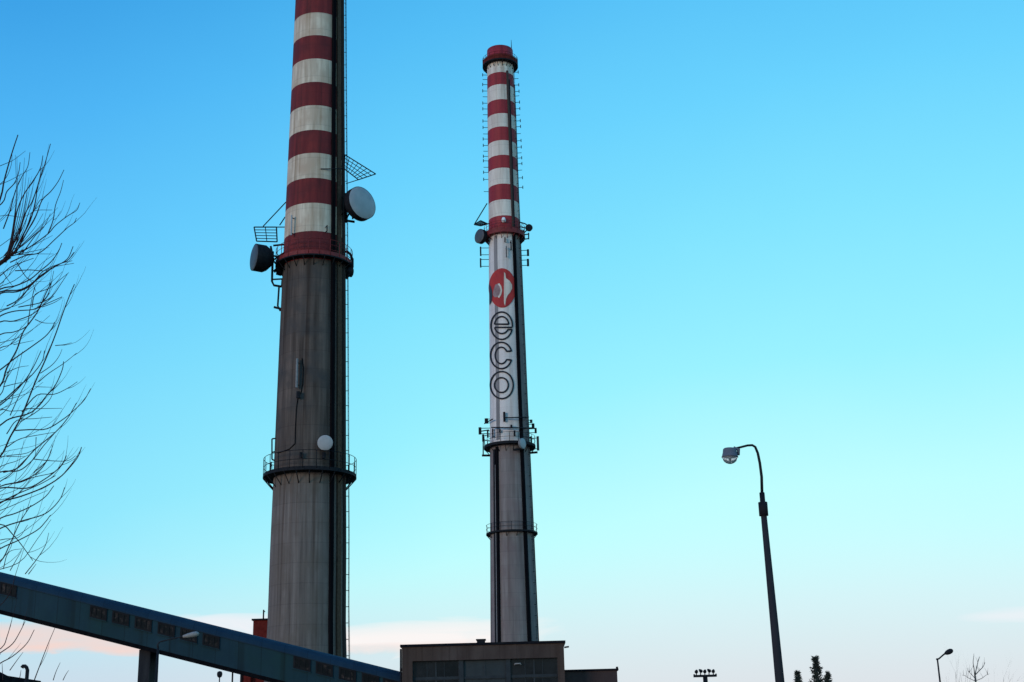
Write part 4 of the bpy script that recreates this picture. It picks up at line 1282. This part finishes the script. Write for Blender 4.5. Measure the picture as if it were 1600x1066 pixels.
for i in range(16):      # fan around the thick knot near the edge
    ye = rng.uniform(240, 400); xe = env(ye) * rng.uniform(0.3, 0.9)
    pl = [(8 + rng.uniform(-3, 3), 405 + rng.uniform(-5, 8)), (14 + xe * 0.25, 400 - (400 - ye) * 0.25), (14 + xe * 0.55, 400 - (400 - ye) * 0.6), (xe + 3, ye)]
    pts = smooth([W(x, y, YT + 0.3 * rng.uniform(-1, 1)) for x, y in pl], 4)
    bm.tube(pts, [kT * 0.95 * (1 - 0.75 * q_ / (len(pts) - 1)) for q_ in range(len(pts))], 5)
# the rest of the crown, out of the frame on the far side of the trunk
for i in range(26):
    f = rng.uniform(0.3, 0.98)
    j = f * (len(tp) - 1); a = int(min(j, len(tp) - 2))
    p = tp[a].lerp(tp[a + 1], j - a)
    an = rng.uniform(pi * 0.62, pi * 1.38)
    d = Vector((cos(an), sin(an) * 1.0, 0.9)).normalized()
    bare_branch(bm, rng, p, d, (1.25 - f) * 4.2 + 0.8, 0.06 * (1.2 - f) + 0.015, 2, 0.6, 5, 0.6)
bm.build('branches', M['bark'], TR)


def small_bare_tree(px, py_top, Y, label, seed, fork=0.55, w=1.0):
    base, ztop = foot(px, py_top, Y)
    root = thing('bare_tree', label, 'tree', base)
    rg = random.Random(seed); h = ztop
    k = Y / F
    mb = MB(); mb.tube([base, base + Vector((0.02, 0, h * fork * 0.6)), base + Vector((-0.05, 0, h * fork))], [0.16 * w, 0.1 * w, 0.06 * w], 8); mb.build('trunk', M['bark_far'], root)
    mb = MB()
    top = base + Vector((-0.05, 0, h * fork))
    L = h * (1 - fork)
    for i, (dx, l) in enumerate(((-0.12, 1.0), (0.22, 0.98), (0.62, 0.9), (-0.6, 0.65), (0.1, 0.7), (-0.3, .8))):
        bare_branch(mb, rg, top - Vector((0, 0, 0.2 * (i % 3) * L * 0.5)), Vector((dx, rg.gauss(0, .3), 1)).normalized(), L * l, 0.042 * w, 2, 0.5, 5, 0.5)
    mb.build('branches', M['bark_far'], root)


Y = 85.0
base, _ = foot(1524, 1060, Y)
root = thing('bare_tree', 'slight leafless tree with forked top near the right edge of the photo', 'tree', base)
k = Y / F
fork_ = W(1523.3, 1055, Y)
mb = MB(); mb.tube([base, base.lerp(fork_, 0.6), fork_], [2.6 * k, 1.9 * k, 1.3 * k], 8); mb.build('trunk', M['bark_far'], root)
mb = MB(); rg = random.Random(21)
for pl, r_ in (([(1523.3, 1058), (1522, 1045), (1520.5, 1035), (1521.5, 1026)], 0.85), ([(1523.5, 1055), (1526, 1043), (1528.5, 1033), (1531, 1026)], 0.8),
               ([(1523.5, 1055), (1530, 1048), (1536, 1042), (1539, 1035)], 0.8), ([(1523.5, 1060), (1517, 1053), (1513, 1049), (1511, 1044)], 0.55),
               ([(1524, 1064), (1534, 1060), (1541, 1055), (1546, 1053)], 0.5), ([(1523.5, 1064), (1514, 1060), (1508, 1056), (1503, 1055)], 0.5)):
    yo = rg.uniform(-0.7, 0.7)
    pts = smooth([W(x, y, Y + yo * i / 3) for i, (x, y) in enumerate(pl)], 4)
    mb.tube(pts, [r_ * k * (1 - 0.6 * i / (len(pts) - 1)) for i in range(len(pts))], 5)
    for _ in range(4):
        i = rg.randint(3, len(pts) - 2)
        bare_branch(mb, rg, pts[i], Vector((rg.uniform(-0.7, 0.7), rg.gauss(0, .4), 1)).normalized(), rg.uniform(0.2, 0.5), 0.3 * k, 0, 0.4, 4)
mb.build('branches', M['bark_far'], root)
small_bare_tree(1492, 1050, 95, 'faint leafless shrub tree between the small lamp and the forked bare tree', 9, 0.55, 0.6)
small_bare_tree(1560, 1056, 95, 'faint low leafless tree at the far right beyond the forked bare tree', 12, 0.5, 0.6)


def conifer(px, py_top, Y, label, seed, wpx):
    base, h = foot(px, py_top, Y)
    root = thing('conifer_tree', label, 'tree', base, 'conifers beside the tall street lamp')
    rg = random.Random(seed)
    mb = MB(); mb.tube([base, base + Vector((0, 0, h * 0.98))], [0.16, 0.02], 8); mb.build('trunk', M['bark'], root)
    mb = MB()
    k = Y / F
    zz_ = h
    R0 = wpx * k
    while zz_ > 1.0:
        f = h - zz_
        rad = min(R0 * (0.30 + f / (h * 0.2) * 0.75), R0 * 1.0 + f * 0.10) * rg.uniform(0.7, 1.2)
        for _ in range(11):
            a = rg.uniform(0, 2 * pi)
            d = Vector((cos(a), sin(a), rg.uniform(0.1, 0.7))).normalized()
            p = base + Vector((0, 0, zz_))
            L = rad * rg.uniform(0.6, 1.25)
            n_ = max(3, int(L / 0.12))
            for i in range(n_):
                q = p + d * (L * (i + 0.6) / n_)
                for _k in range(3):
                    s = Vector((rg.gauss(0, 1), rg.gauss(0, 1), rg.gauss(0, 1))).normalized()
                    t = (d * 0.8 + s * 0.8).normalized() * rg.uniform(0.16, 0.30)
                    w_ = s.cross(d) * 0.06
                    mb.poly([q - w_, q + w_, q + t])
        zz_ -= 0.17 if f < 4 else 0.4
    mb.build('crown', M['pine'], root)


conifer(1274, 1029, 100, 'tallest of three dark conifer tops just right of the tall street lamp', 2, 9)
conifer(1246, 1052, 100, 'small dark conifer top closest to the tall street lamp', 4, 6)
conifer(1293, 1054, 100, 'short dark conifer top at the right of the tallest one', 6, 7)

for o in bpy.data.objects:
    if '_o' in o: del o['_o']
